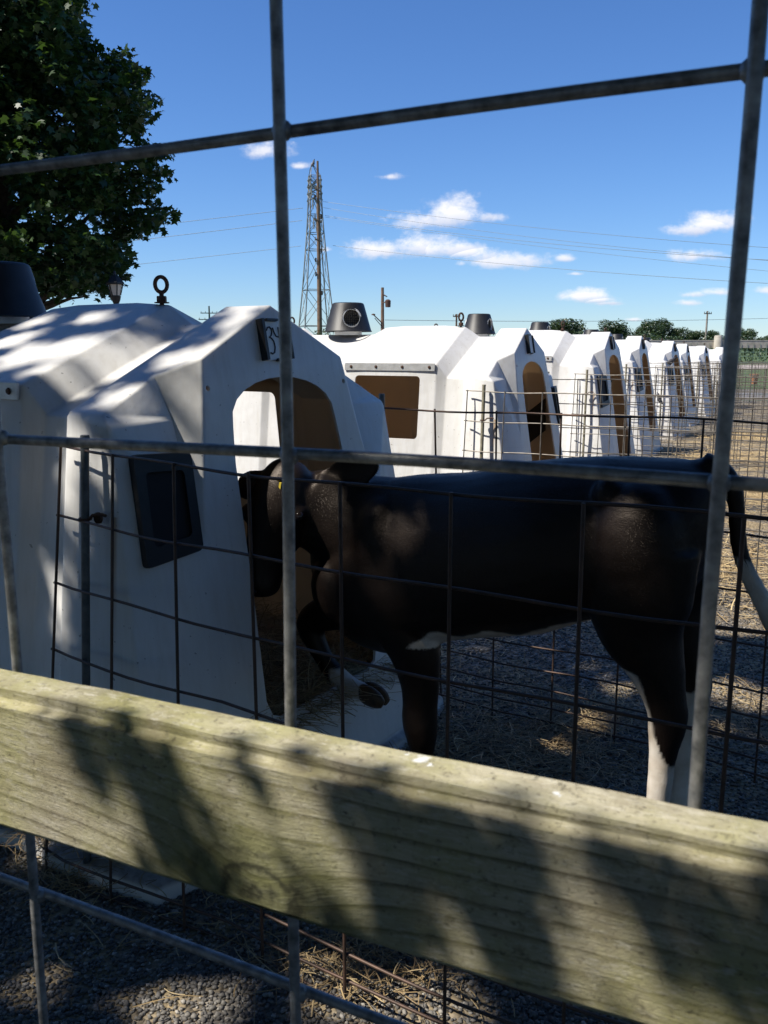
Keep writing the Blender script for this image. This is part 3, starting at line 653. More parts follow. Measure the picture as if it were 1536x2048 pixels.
# ------------------------------------------------------------------ wire pens (hog panel bent round in front of each hutch)
PZ = [0, .153, .306, .459, .605, .735, .81, .875, .93, .975]
def pen_path():
    pts = []
    L1 = 1.43
    for k in range(0, 60):
        f = -.133 + L1 * k / 59; pts.append((f, -(.572 + .095 * math.sin(math.pi * (f + .133) / 1.75) ** .9 if f > -.133 else .572)))
    f0, s0 = pts[-1]
    for k in range(1, 60):
        a = math.pi * k / 60; pts.append((f0 + .62 * math.sin(a), s0 * math.cos(a)))
    for k in range(59, -1, -1): pts.append((pts[k][0], -pts[k][1]))
    return pts
PP = pen_path()
def pen_mesh(name, mat, seed, sides=6, rw=.0031):
    rg = random.Random(seed); ds = [0]
    for a, b in zip(PP[:-1], PP[1:]): ds.append(ds[-1] + math.hypot(b[0] - a[0], b[1] - a[1]))
    tot = ds[-1]
    def pt(d):
        d = min(max(d, 0), tot - 1e-6); i = next(i for i in range(len(ds) - 1) if ds[i + 1] >= d); t = (d - ds[i]) / max(1e-9, ds[i + 1] - ds[i])
        return PP[i][0] * (1 - t) + PP[i + 1][0] * t, PP[i][1] * (1 - t) + PP[i + 1][1] * t
    mb = MB(); nb = int(round(tot / .2032)); st = tot / nb
    def lean(f, s, z): return (1 if s > 0 else -1) * .125 * min(1, max(0, (.40 - f) / .50)) * (1 - z / .98)
    def top(d, s): return .98 + (s + .6) * .02
    for i, dz in enumerate(PZ):
        pts = []; n = nb * 3; ph = rg.random() * 6
        for k in range(n + 1):
            d = tot * k / n; f, s = pt(d); w = .0026 * math.sin(d * 5.1 + ph) + .0022 * math.sin(d * 13 + ph * 2)
            zz = top(d, s) - dz + w; pts.append((f, s + lean(f, s, zz), zz))
        pts = [(pts[0][0] - .012, pts[0][1], pts[0][2])] + pts; pts.append((pts[-1][0] - .012, pts[-1][1], pts[-1][2]))
        mb.tube(pts, rw, sides)
    for k in range(nb + 1):
        d = 0 if k == 0 else min(tot, .014 + k * .2062); f, s = pt(d); o = 1 if s > 0 else -1; lx, ly = rg.uniform(-.006, .006), rg.uniform(-.004, .004)
        a = .006
        off = (0, -a if s < 0 else a) if f < 1.3 else (a, 0)
        mb.tube([(f + off[0], s + off[1], top(d, s) + .004), (f + off[0] + lx * .5, s + off[1] + ly + lean(f, s, .48), top(d, s) - .5), (f + off[0] + lx, s + off[1] + lean(f, s, 0), .0)], rw * 1.05, sides)
    return mb.mesh(name, mat, 60)
def make_pen(mesh, label, postmat):
    e = empty('wire_pen', label=label, cat='pen', group='bent wire pens in front of the hutches')
    link('wire_mesh', mesh, e)
    for sg in (-1, 1):
        mb = MB(); b = [Vector((-.030, -.665 if sg < 0 else .645, -.02)), Vector((-.040, -.586 if sg < 0 else .606, 1.012 if sg < 0 else 1.05))]
        mb.tube(b, .0092, 12); mb.lathe([(0, .002), (.0095, .002), (.0105, -.004)], n=12, mat=Matrix.Translation(b[1])); link('post', mb.mesh('post', postmat, 50), e)
        mb = MB(); k = 14; cc = b[0].lerp(b[1], .825)
        mb.tube([cc + Vector((.0125 * math.cos(6.2832 * j / k), .0125 * math.sin(6.2832 * j / k), .0)) for j in range(k)], .0032, 6, closed=True)
        tgt = Vector((.018, -.590 if sg < 0 else .590, .842))
        mb.tube([cc + Vector((.012, 0, 0)), cc + Vector((.022, .003 * -sg, .010)), tgt + Vector((-.012, 0, .002)), tgt], .0036, 6); link('tie_hook', mb.mesh('tie_hook', M_rustbolt, 50), e)
    return e
PL = ['rusty wire pen in the foreground, round the calf in front of hutch 34', 'dark wire pen in front of the second hutch with a leaning post by its wall',
      'wire pen in front of the third hutch', 'wire pen in front of the fourth hutch', 'wire pen in front of the fifth hutch, birds on its wires',
      'wire pen in front of the sixth hutch', 'wire pen in front of the seventh hutch', 'wire pen in front of the farthest hutch']
pm1 = pen_mesh('pen_wire_a', M_penwire, 3, 8); pm2 = pen_mesh('pen_wire_b', M_penwire2, 5, 5)
pA = make_pen(pm1, PL[0], M_post); pA.matrix_world = H1
pB = make_pen(pm2, PL[1], M_post2); pB.matrix_world = frame(2)
for i in range(3, 9):
    c = copy_tree(pB); c.matrix_world = frame(i); c['label'] = PL[i - 1]

# ------------------------------------------------------------------ foreground board and welded wire panel
TH = R(26.45); NX = Vector((math.cos(TH), -math.sin(TH), 0)); UY = Vector((math.sin(TH), math.cos(TH), 0))
BM = Matrix(((NX.x, UY.x, 0, UY.x * .346), (NX.y, UY.y, 0, UY.y * .346), (0, 0, 1, .9702), (0, 0, 0, 1))) @ Matrix.Rotation(-math.atan(.020), 4, 'Y')
bm = bmesh.new(); bmesh.ops.create_cube(bm, size=1); bmesh.ops.scale(bm, vec=(2.6, .038, .089), verts=bm.verts)
bmesh.ops.bevel(bm, geom=[e for e in bm.edges if abs((e.verts[0].co - e.verts[1].co).x) > 1], offset=.0075, segments=5, affect='EDGES')
bmesh.ops.subdivide_edges(bm, edges=[e for e in bm.edges if abs((e.verts[0].co - e.verts[1].co).x) > 1], cuts=260)
for v in bm.verts:
    v.co.z += .0012 * mnoise.noise(Vector((v.co.x * 4, 3, 1))) + .0006 * mnoise.noise(Vector((v.co.x * 30, v.co.y * 60, 1)))
    v.co.y += .0007 * mnoise.noise(Vector((v.co.x * 25, 1, v.co.z * 60)))
me = bpy.data.meshes.new('board'); bm.to_mesh(me); bm.free(); me.materials.append(M_board); finish(me, 40)
o = link('fence_board', me); o.matrix_world = BM; tag(o, 'weathered wooden fence board with green moss, crossing the foreground', 'board')
e = empty('livestock_panel', Matrix.Identity(4), label='galvanized heavy wire panel of large squares right in front of the camera', cat='wire panel')
mb = MB(); x0 = NX.dot(Vector((-.048, .436, 0)))
def pp(i, j, off=0): # i steps along, j rows down, slight lean like the real panel
    return NX * (x0 + i * .2032 - .005 * j * .1524) + UY * (.3697 + off + .006 * j * .1524) + Vector((0, 0, 1.2995 - j * .1524 - (.012 if j == 2 else 0)))
for j in range(-2, 9):
    pts = [pp(i / 3, j, .0042) + Vector((0, 0, .0012 * math.sin(i * .7 + j))) for i in range(-18, 19)]; mb.tube(pts, .0030, 12)
for i in range(-6, 7):
    pts = [pp(i, j / 3, -.0015) + NX * (.0011 * math.sin(j * .6 + i * 2)) for j in range(-9, 25)]; mb.tube(pts, .00305, 12)
    for j in range(-2, 9): mb.ball(pp(i, j, .0012) + NX * random.uniform(-.0015, .0015), (.0052, .0040, .0050), 0, 8, 6)
mb.build('wires', M_galv, e, 60)

# ------------------------------------------------------------------ calf (coordinates in the hutch-1 frame)
def catmull(keys, n):
    keys = [np.array(k, float) for k in keys]; out = []
    for i in range(len(keys) - 1):
        p0, p1, p2, p3 = keys[max(i - 1, 0)], keys[i], keys[i + 1], keys[min(i + 2, len(keys) - 1)]
        for j in range(n):
            t = j / n; out.append(.5 * ((2 * p1) + (-p0 + p2) * t + (2 * p0 - 5 * p1 + 4 * p2 - p3) * t * t + (-p0 + 3 * p1 - 3 * p2 + p3) * t ** 3))
    out.append(keys[-1]); return out
def limb(mb, keys, n=5, sides=16):
    """keys: (f,s,z, r_front, r_side)"""
    K = catmull(keys, n); pts = [Vector(k[:3]) for k in K]; vs = []
    for i, k in enumerate(K):
        t = (pts[min(i + 1, len(K) - 1)] - pts[max(i - 1, 0)]).normalized()
        b = Vector((0, 1, 0)); a = b.cross(t).normalized(); b = t.cross(a).normalized()
        for j in range(sides): g = 2 * math.pi * j / sides; vs.append(pts[i] + a * math.cos(g) * k[3] + b * math.sin(g) * k[4])
    n_ = len(K); fs = [(i * sides + j, i * sides + (j + 1) % sides, (i + 1) * sides + (j + 1) % sides, (i + 1) * sides + j) for i in range(n_ - 1) for j in range(sides)]
    fs += [tuple(range(sides - 1, -1, -1)), tuple((n_ - 1) * sides + j for j in range(sides))]
    mb.add(vs, fs)
def lay_body(name, inside=False):
    mb = MB()
    # trunk
    rows = [(.155, .765, .60, .050), (.20, .81, .515, .085), (.265, .845, .458, .115), (.345, .870, .436, .138), (.44, .893, .438, .150), (.52, .903, .478, .158), (.60, .914, .510, .168), (.70, .938, .535, .178),
            (.80, .957, .560, .182), (.88, .966, .595, .172), (.96, .973, .630, .155), (1.04, .977, .650, .150), (1.10, .974, .68, .135), (1.145, .955, .745, .095), (1.165, .915, .80, .05)]
    K = catmull([np.array(r) for r in rows], 4); sd = 32; vs = []
    for f, zt, zb, hw in K:
        zc = (zt + zb) / 2; h = (zt - zb) / 2
        for j in range(sd):
            g = 2 * math.pi * j / sd; cx, cz = math.cos(g), math.sin(g)
            w = hw * (1 - .16 * cz) * abs(cx) ** .86 * (1 if cx > 0 else -1); vs.append((f, w, zc + h * abs(cz) ** .92 * (1 if cz > 0 else -1)))
    n = len(K); mb.add(vs, [(i * sd + j, (i + 1) * sd + j, (i + 1) * sd + (j + 1) % sd, i * sd + (j + 1) % sd) for i in range(n - 1) for j in range(sd)] + [tuple(range(sd)), tuple((n - 1) * sd + j for j in range(sd - 1, -1, -1))])
    # spine, shoulder blade, hip and ribs forms
    for c, r in (((.40, -.070, .70), (.10, .074, .15)), ((.40, .070, .70), (.10, .074, .15)), ((1.03, -.10, .80), (.105, .075, .14)), ((1.03, .10, .80), (.105, .075, .14)), ((.97, -.115, .905), (.03, .03, .04)), ((.97, .115, .905), (.03, .03, .04)), ((1.12, 0, .95), (.035, .03, .03)), ((.27, -.05, .60), (.09, .085, .11))):
        mb.ball(c, r, 0, 20, 12)
    if not inside:
        # neck: from the shoulders to the poll
        limb(mb, [(.40, 0, .72, .165, .125), (.30, -.015, .745, .145, .112), (.21, -.05, .785, .118, .090), (.155, -.085, .825, .095, .078), (.14, -.105, .85, .07, .06)], 5, 24)
        # head hanging, face turned down and towards us
        def head(keys):
            Kk = catmull(keys, 6); vs = []; sd = 24
            ax = [Vector(k[:3]) for k in Kk]
            for i, k in enumerate(Kk):
                t = (ax[min(i + 1, len(Kk) - 1)] - ax[max(i - 1, 0)]).normalized(); a = Vector((.96, -.20, .1)); a = (a - t * a.dot(t)).normalized(); b = t.cross(a)
                for j in range(sd): g = 2 * math.pi * j / sd; vs.append(ax[i] + a * math.cos(g) * k[3] + b * math.sin(g) * k[4])
            nn = len(Kk); mb.add(vs, [(i * sd + j, i * sd + (j + 1) % sd, (i + 1) * sd + (j + 1) % sd, (i + 1) * sd + j) for i in range(nn - 1) for j in range(sd)] + [tuple(range(sd - 1, -1, -1)), tuple((nn - 1) * sd + j for j in range(sd))])
        head([(.150, -.095, .918, .030, .025), (.146, -.105, .895, .062, .055), (.140, -.118, .855, .076, .072), (.132, -.128, .800, .084, .078), (.120, -.140, .745, .074, .074), (.108, -.155, .690, .056, .062), (.100, -.168, .640, .050, .052), (.095, -.176, .610, .053, .048), (.092, -.180, .588, .044, .038), (.091, -.180, .578, .02, .02)])
        mb.ball((.205, -.150, .795), (.020, .024, .024), 0, 12, 8); mb.ball((.062, -.178, .79), (.020, .024, .024), 0, 12, 8)
        # ears: cupped leaves
        def ear(b, t, wdir, w):
            b, t, wdir = Vector(b), Vector(t), Vector(wdir).normalized(); ax = t - b; nn = ax.cross(wdir).normalized(); vs = []; prof = [(0, .45), (.12, .62), (.3, .90), (.5, 1.), (.7, .95), (.85, .74), (.95, .48), (1.0, .18)]
            for u, q in prof:
                for sgn in (1, -1):
                    for k in range(-4, 5):
                        x = k / 4 * sgn; c = (1 - x * x); vs.append(b + ax * u + wdir * (w * q * x) + nn * (-.014 * c * q + sgn * .0085 * (1 - abs(x) * .45)))
            m = 18; fs = [(i * m + j, i * m + (j + 1) % m, (i + 1) * m + (j + 1) % m, (i + 1) * m + j) for i in range(len(prof) - 1) for j in range(m)]
            fs += [tuple(range(m - 1, -1, -1)), tuple((len(prof) - 1) * m + j for j in range(m))]; mb.add(vs, fs)
        ear((.200, -.085, .868), (.378, -.060, .915), (.05, .12, 1), .044)
        ear((.095, -.125, .872), (.010, -.165, .842), (-.1, -.2, 1), .040)
        # fore legs: near straight, far lifted into the hutch
        limb(mb, [(.40, -.075, .66, .105, .065), (.45, -.082, .56, .088, .062), (.495, -.085, .48, .070, .052), (.512, -.085, .41, .053, .043), (.515, -.085, .345, .045, .039), (.514, -.085, .300, .046, .041), (.518, -.085, .262, .041, .037), (.520, -.085, .21, .030, .028), (.520, -.085, .14, .027, .026), (.516, -.085, .09, .032, .031), (.506, -.085, .055, .029, .029)], 4)
        limb(mb, [(.29, .06, .60, .10, .06), (.22, .07, .53, .078, .05), (.145, .075, .480, .058, .042), (.075, .075, .448, .046, .038), (.060, .075, .418, .042, .037), (.083, .075, .370, .034, .030), (.118, .075, .320, .030, .027), (.152, .075, .286, .034, .031), (.185, .075, .270, .032, .030), (.225, .075, .262, .028, .027), (.258, .075, .262, .027, .026)], 4)
    else:
        limb(mb, [(.40, 0, .72, .16, .12), (.28, 0, .74, .13, .10), (.16, 0, .74, .10, .085)], 5, 24)
        limb(mb, [(.16, 0, .80, .06, .06), (.08, 0, .74, .085, .08), (-.02, 0, .66, .06, .06), (-.10, 0, .60, .045, .045)], 5, 20)
        for sg in (-1, 1): limb(mb, [(.40, .075 * sg, .66, .10, .06), (.47, .085 * sg, .48, .07, .05), (.50, .085 * sg, .30, .044, .04), (.50, .085 * sg, .14, .027, .026), (.49, .085 * sg, .055, .029, .029)], 4)
    # hind legs
    for s0, df in ((-.095, .0), (.095, .004)):
        limb(mb, [(1.03, s0, .80, .125, .075), (1.035, s0, .70, .112, .072), (1.045, s0, .63, .092, .062), (1.078, s0, .56, .062, .048), (1.100 + df, s0, .50, .046, .038), (1.110 + df, s0, .455, .041, .034), (1.108 + df, s0, .42, .037, .032), (1.103 + df, s0, .36, .0275, .025), (1.099 + df, s0, .26, .0245, .023), (1.092 + df, s0, .14, .0235, .023), (1.084 + df, s0, .09, .032, .031), (1.074 + df, s0, .055, .029, .029)], 4)
        mb.ball((1.137 + df, s0, .462), (.016, .014, .032), 0, 12, 8)
    # tail, held out with a white switch
    limb(mb, [(1.125, 0, .965, .030, .028), (1.165, -.002, .955, .022, .020), (1.190, -.004, .915, .019, .017), (1.198, -.005, .86, .017, .014), (1.208, -.006, .80, .016, .013), (1.232, -.006, .745, .017, .014), (1.262, -.006, .695, .020, .017), (1.292, -.006, .635, .020, .016), (1.308, -.006, .585, .010, .008)], 5, 12)
    o = mb.build('body_src', M_coat)
    rm = o.modifiers.new('r', 'REMESH'); rm.mode = 'VOXEL'; rm.voxel_size = .0058
    sm = o.modifiers.new('s', 'SMOOTH'); sm.factor = .5; sm.iterations = 12
    me = evaluated(o); bpy.data.objects.remove(o)
    # hooves joined on afterwards so that their edges stay crisp
    n = len(me.vertices); P = np.zeros(n * 3, np.float32); me.vertices.foreach_get('co', P); P = P.reshape(-1, 3)
    nf = len(me.polygons); nl = len(me.loops); fl = np.zeros(nl, np.int32); me.loops.foreach_get('vertex_index', fl); fl = fl.reshape(-1, 4)
    N = np.zeros(n * 3, np.float32); me.vertex_normals.foreach_get('vector', N); N = N.reshape(-1, 3)
    # subtle muscle and skin folds
    return P, N, fl
def vnoise(P, sc, seed=0):
    out = np.zeros(len(P))
    g = np.random.default_rng(seed).normal(0, 1, (8, 3)); ph = np.random.default_rng(seed + 1).random(8) * 6.28
    for k in range(8): out += np.sin(P @ (g[k] * sc) + ph[k]) / 8
    return out * 1.6
def coat_white(P):
    f, s_, z = P[:, 0], P[:, 1], P[:, 2]; nn = vnoise(P, 26, 3) + vnoise(P, 60, 8) * .6 + vnoise(P, 140, 12) * .3
    S = lambda d: np.clip(.5 + d / .007, 0, 1)      # soft edge a few mm wide
    zb = np.interp(f, [.42, .50, .56, .64, .70, .78, .92], [.40, .495, .545, .548, .575, .572, .625]) + .007 * nn
    w = np.minimum.reduce([S(f - .425), S(.935 - f), S(zb - z), S(z - .40), S(.16 - np.abs(s_))])
    w = np.where((f > .42) & (f < .60) & (s_ < -.03) & (z < .50), 0, w)
    hn = (f > .98) & (s_ < .0) & (z < .62)
    edge = .385 + .075 * np.clip((1.105 - f) / .04, -1, 1) + .018 * nn
    w2 = np.maximum(S(edge - z), np.minimum(S(1.068 + .007 * nn + (.5 - z) * .26 - f), S(.545 + .012 * nn - z)))
    w = np.where(hn, w2, w); w = np.where((f > .98) & (s_ >= .0) & (z < .62), S(.445 + .014 * nn - z), w)
    w = np.where((f < .28) & (s_ > .02) & (z < .36), S(.315 - z) * S(f - .152 - .012 * nn), w)
    w = np.where(f > 1.19, S(.79 + .008 * nn - z), w)
    return w
def make_calf(name, label, inside=False, seed=2):
    P, N, fl = lay_body(name, inside)
    P = P + N * (vnoise(P, 17, 5) * .0022 + vnoise(P, 55, 6) * .0007)[:, None].astype(np.float32)
    white = coat_white(P); rg = np.random.default_rng(seed)
    A = P[fl[:, 0]]; B = P[fl[:, 1]]; C_ = P[fl[:, 2]]
    area = np.linalg.norm(np.cross(B - A, C_ - A), axis=1); cen = (A + C_) / 2; prob = area / area.sum()
    H = 90000 if not inside else 4000
    fi = rg.choice(len(fl), H, p=prob); base = cen[fi] + (rg.random((H, 1)) - .5) * (B - A)[fi] + (rg.random((H, 1)) - .5) * (C_ - B)[fi]
    nn = N[fl[fi, 0]]; flow = np.tile(np.array([.75, 0, -.62]), (H, 1)); leg = base[:, 2] < .5; flow[leg] = [.15, 0, -1]; tail = base[:, 0] > 1.175; flow[tail] = [.4, 0, -1]
    hd = (base[:, 0] < .24) & (base[:, 1] < -.06) & (base[:, 2] > .56); flow[hd] = [.1, -.15, -1]
    flow = flow + rg.normal(0, .22, (H, 3)); flow = flow - nn * (flow * nn).sum(1)[:, None]; flow /= np.linalg.norm(flow, axis=1)[:, None] + 1e-6
    L = rg.uniform(.005, .011, H); L[tail & (base[:, 2] < .80)] *= 3.0; L[leg] *= .2; L[hd] *= .6; L[(base[:, 2] > .9) & ~hd & (base[:, 0] > .8)] *= 1.35
    tip = base + (flow * .9 + nn * rg.uniform(.10, .30, (H, 1))) * L[:, None]
    side = np.cross(flow, nn) * (rg.uniform(.0003, .0006, (H, 1)))
    HV = np.stack([base - side - nn * .001, base + side - nn * .001, tip], 1).reshape(-1, 3)
    n0 = len(P); tri = fl[:, [0, 1, 2, 0, 2, 3]].reshape(-1, 3); ht = (np.arange(H * 3) + n0).reshape(-1, 3)
    V3 = np.concatenate([P, HV]); Fc = np.concatenate([tri, ht]).ravel(); wa = np.concatenate([white, np.repeat(white[fl[fi, 0]], 3)])
    hoof = np.zeros(len(V3)); 
    e = empty(name, label=label, cat='calf')
    fromnp('body', V3, Fc, 3, M_coat, 180, {'white': wa, 'hoof': hoof}, e)
    mh = simple('hoof_horn', (.055, .032, .018), (.15, .08, .035), 60, .5)
    def hoof_at(mt):
        mb = MB()
        for sg in (-1, 1):
            prof = [(.052, .020, .0125), (.03, .026, .0145), (.0, .034, .0165)]
            vs = []
            for z, r, w in prof:
                for j in range(14): g = 6.2832 * j / 14; vs.append(mt @ Vector((-.006 + math.cos(g) * r - (z < .01) * .006 - (.052 - z) * .25, sg * .0155 + math.sin(g) * w, z)))
            mb.add(vs, [(i * 14 + j, i * 14 + (j + 1) % 14, (i + 1) * 14 + (j + 1) % 14, (i + 1) * 14 + j) for i in range(2) for j in range(14)] + [tuple(range(14)), tuple(28 + j for j in range(13, -1, -1))])
        link('hoof', mb.mesh('hoof', mh, 50), e)
    Tt = Matrix.Translation
    hoof_at(Tt((.500, -.085, .0))); hoof_at(Tt((1.068, -.095, 0))); hoof_at(Tt((1.072, .095, 0)))
    if inside: hoof_at(Tt((.485, .085, 0)))
    else:
        mb = MB()
        for sg in (-1, 1): limb(mb, [(.236, .075 + sg * .006, .264, .020, .014), (.252, .075 + sg * .012, .263, .028, .0155), (.275, .075 + sg * .0135, .258, .029, .0155), (.298, .075 + sg * .013, .250, .023, .0135), (.312, .075 + sg * .011, .243, .012, .008)], 3, 14)
        link('hoof', mb.mesh('hoof', mh, 60), e)
        me_ = simple('eye_wet', (.008, .006, .006), None, rough=.08)
        for c in ((.211, -.160, .792), (.057, -.190, .787)):
            mb = MB(); mb.ball(c, .0145, 0, 16, 10); link('eye', mb.mesh('eye', me_, 180), e)
        mt_ = simple('tag_yellow', (.55, .42, .04), (.75, .60, .10), 30, .5)
        mb = MB(); q = plane_pt(560, 975, -.185)
        mb.box(q, (.006, .004, .026), Matrix.Rotation(R(12), 3, 'Y')); mb.ball(q + Vector((-.004, 0, .020)), (.005, .004, .005)); link('ear_tag', mb.mesh('ear_tag', mt_), e)
        # nostrils and muzzle pad
        mb = MB()
        for df in (-.020, .020): mb.ball((.093 + df, -.222, .600), (.007, .005, .005), 0, 10, 6)
        link('nostrils', mb.mesh('nostrils', M_blackm, 180), e)
    return e
calf = make_calf('calf', 'black calf with white lower hind legs and white tail tip, standing at the hutch doorway'); calf.matrix_world = H1
calf2 = make_calf('calf', 'black calf deep in shade inside the nearest hutch, only its back visible', True, 9)
calf2.matrix_world = H1 @ Matrix.Translation((-1.22, -.16, .02)) @ Matrix.Scale(.90, 4)

# ------------------------------------------------------------------ straw and bedding
rs = np.random.default_rng(11)
def blob(n, f0, s0, rf, rs_, z=0.004): 
    return rs.normal(f0, rf, n), rs.normal(s0, rs_, n), np.full(n, z)
parts = [blob(170, -.30, -.655, .22, .022, .045), blob(140, -.5, -.66, .22, .025, .045), blob(120, .1, -.55, .12, .1), blob(70, .6, -.8, .6, .25), blob(160, .3, .2, .1, .25)]
def pxblob(n, px, py, sx, sy):
    out = []
    for _ in range(n):
        r = ray(rs.normal(px, sx), rs.normal(py, sy)); q = H1i @ (Vector((0, 0, CH)) + r * (-CH / r.z)); out.append((q.x, q.y))
    out = np.array(out); return out[:, 0], out[:, 1], np.full(n, .006)
parts += [pxblob(900, 730, 1450, 60, 22), pxblob(300, 800, 1400, 50, 20), pxblob(900, 980, 1500, 110, 35), pxblob(700, 1160, 1440, 60, 22), pxblob(500, 1130, 1530, 120, 40), pxblob(300, 1000, 1380, 120, 40), pxblob(350, 1450, 1450, 70, 40), pxblob(250, 700, 1940, 120, 40), pxblob(150, 130, 1760, 60, 20)]
F_ = np.concatenate([p[0] for p in parts]); S_ = np.concatenate([p[1] for p in parts]); Z_ = np.concatenate([p[2] for p in parts]) + rs.random(len(F_)) * .022
straw('scattered_straw', h1pts(F_, S_, Z_), rs.uniform(.03, .13, len(F_)), .0011, 'scattered dry straw on the gravel round the nearest hutch', seed=4)
# bedding heaped inside hutch 1, sloping up from the door sill
n = 9000; F_ = -rs.random(n) ** 1.6 * 1.35 + .16; S_ = rs.uniform(-.50, .50, n); Z_ = .20 + .13 * np.sin(np.clip((S_ + .5), 0, 1) * 3.1) * np.clip(-F_ + .35, .2, 1) + rs.random(n) * .06
straw('hay_bedding', h1pts(F_, S_, Z_), rs.uniform(.06, .20, n), .0012, 'brown hay bedding heaped inside the nearest hutch', seed=6, tilt=.35, tup=.25)
mb = MB(); nx, ny = 22, 16; vs = []
for i in range(nx):
    for j in range(ny):
        f = .13 - 1.75 * i / (nx - 1); s_ = -.53 + 1.06 * j / (ny - 1); z = .19 + .13 * math.sin(min(max(s_ + .5, 0), 1) * 3.1) * min(max(-f + .35, .2), 1) + .02 * mnoise.noise(Vector((f * 9, s_ * 9, 0))); vs.append(H1 @ Vector((f, s_, z)))
mb.add(vs, [(i * ny + j, i * ny + j + 1, (i + 1) * ny + j + 1, (i + 1) * ny + j) for i in range(nx - 1) for j in range(ny - 1)])
M_bed = simple('bedding_base', (.06, .04, .02), (.16, .11, .055), 30, .95, bump=1., bscale=90, bd=.02, world=True)
mb.build('bedding_floor', M_bed, None, 60, kind='stuff', label='compressed brown bedding under the hay in the nearest hutch', cat='bedding')
# straw in the further pens
for h in range(2, 6):
    fr = frame(h); n = 2600; F_ = rs.normal(.75, .50, n); S_ = rs.normal(.1, .48, n); P_ = np.array([tuple(fr @ Vector((a, b, .006 + .02 * rs.random()))) for a, b in zip(F_, S_)])
    straw('pen_straw', P_, rs.uniform(.06, .2, n), .0020, 'golden straw on the ground in the pen of the %s hutch' % ('second', 'third', 'fourth', 'fifth')[h - 2], seed=20 + h, tup=.2)

# ------------------------------------------------------------------ foliage
LEAF = np.array([(0, 0), (.42, .10), (.30, .34), (.62, .62), (.22, .66), (0, 1.05), (-.22, .66), (-.62, .62), (-.30, .34), (-.42, .10)])
def leaves(name, cen, size, mat, seed, parent=None, droop=.5, tone=None, leaf=LEAF, cull=None, **k):
    rg = np.random.default_rng(seed); N = len(cen); m = len(leaf)
    nrm = rg.normal(0, 1, (N, 3)); nrm[:, 2] = np.abs(nrm[:, 2]) * 1.3 + droop; nrm /= np.linalg.norm(nrm, axis=1)[:, None]
    t = rg.normal(0, 1, (N, 3)); t[:, 2] -= .8; t -= nrm * (t * nrm).sum(1)[:, None]; t /= np.linalg.norm(t, axis=1)[:, None]; b = np.cross(nrm, t)
    sz = size * rg.uniform(.6, 1.25, N)
    Vv = cen[:, None] + (leaf[None, :, 0:1] * b[:, None] + leaf[None, :, 1:2] * t[:, None] - nrm[:, None] * (leaf[None, :, 0:1] ** 2 * .5)) * sz[:, None, None]
    tn = rg.random(N) if tone is None else tone
    if cull is not None: kp = cull(Vv); Vv = Vv[kp]; tn = tn[kp]; N = len(Vv)
    return fromnp(name, Vv.reshape(-1, 3), np.arange(N * m), m, mat, None, {'tone': np.repeat(tn, m)}, parent, **k)
def branch_tube(mb, a, b, r0, r1, seed, wob=.08):
    rg = random.Random(seed); a, b = Vector(a), Vector(b); L = (b - a).length; pts = []
    for i in range(9):
        t = i / 8; pts.append(a.lerp(b, t) + Vector((rg.uniform(-1, 1), rg.uniform(-1, 1), rg.uniform(-.6, .9))) * wob * L * .35 * math.sin(math.pi * t) + Vector((0, 0, .05 * L * math.sin(math.pi * t))))
    mb.tube(pts, [r0 + (r1 - r0) * i / 8 for i in range(9)], 9)
# maple at the left, beyond the first hutch
SIL = [(165, -220), (172, 0), (165, 22), (158, 48), (170, 62), (188, 78), (196, 98), (190, 122), (172, 150), (196, 146), (226, 128), (246, 108), (262, 134), (292, 143), (291, 164), (276, 188), (308, 196), (300, 228), (288, 262), (300, 280), (338, 308), (308, 322), (329, 346), (300, 358), (262, 346), (246, 378), (282, 392), (312, 376), (316, 402), (341, 432), (308, 452), (262, 464), (262, 498), (256, 520), (250, 552), (228, 586), (185, 598), (132, 612), (60, 606), (-120, 612), (-420, 560), (-500, 200), (-440, -220)]
def inpoly(x, y, poly):
    c = np.zeros(len(x), bool); j = len(poly) - 1
    for i in range(len(poly)):
        xi, yi = poly[i]; xj, yj = poly[j]; c ^= ((yi > y) != (yj > y)) & (x < (xj - xi) * (y - yi) / (yj - yi + 1e-9) + xi); j = i
    return c
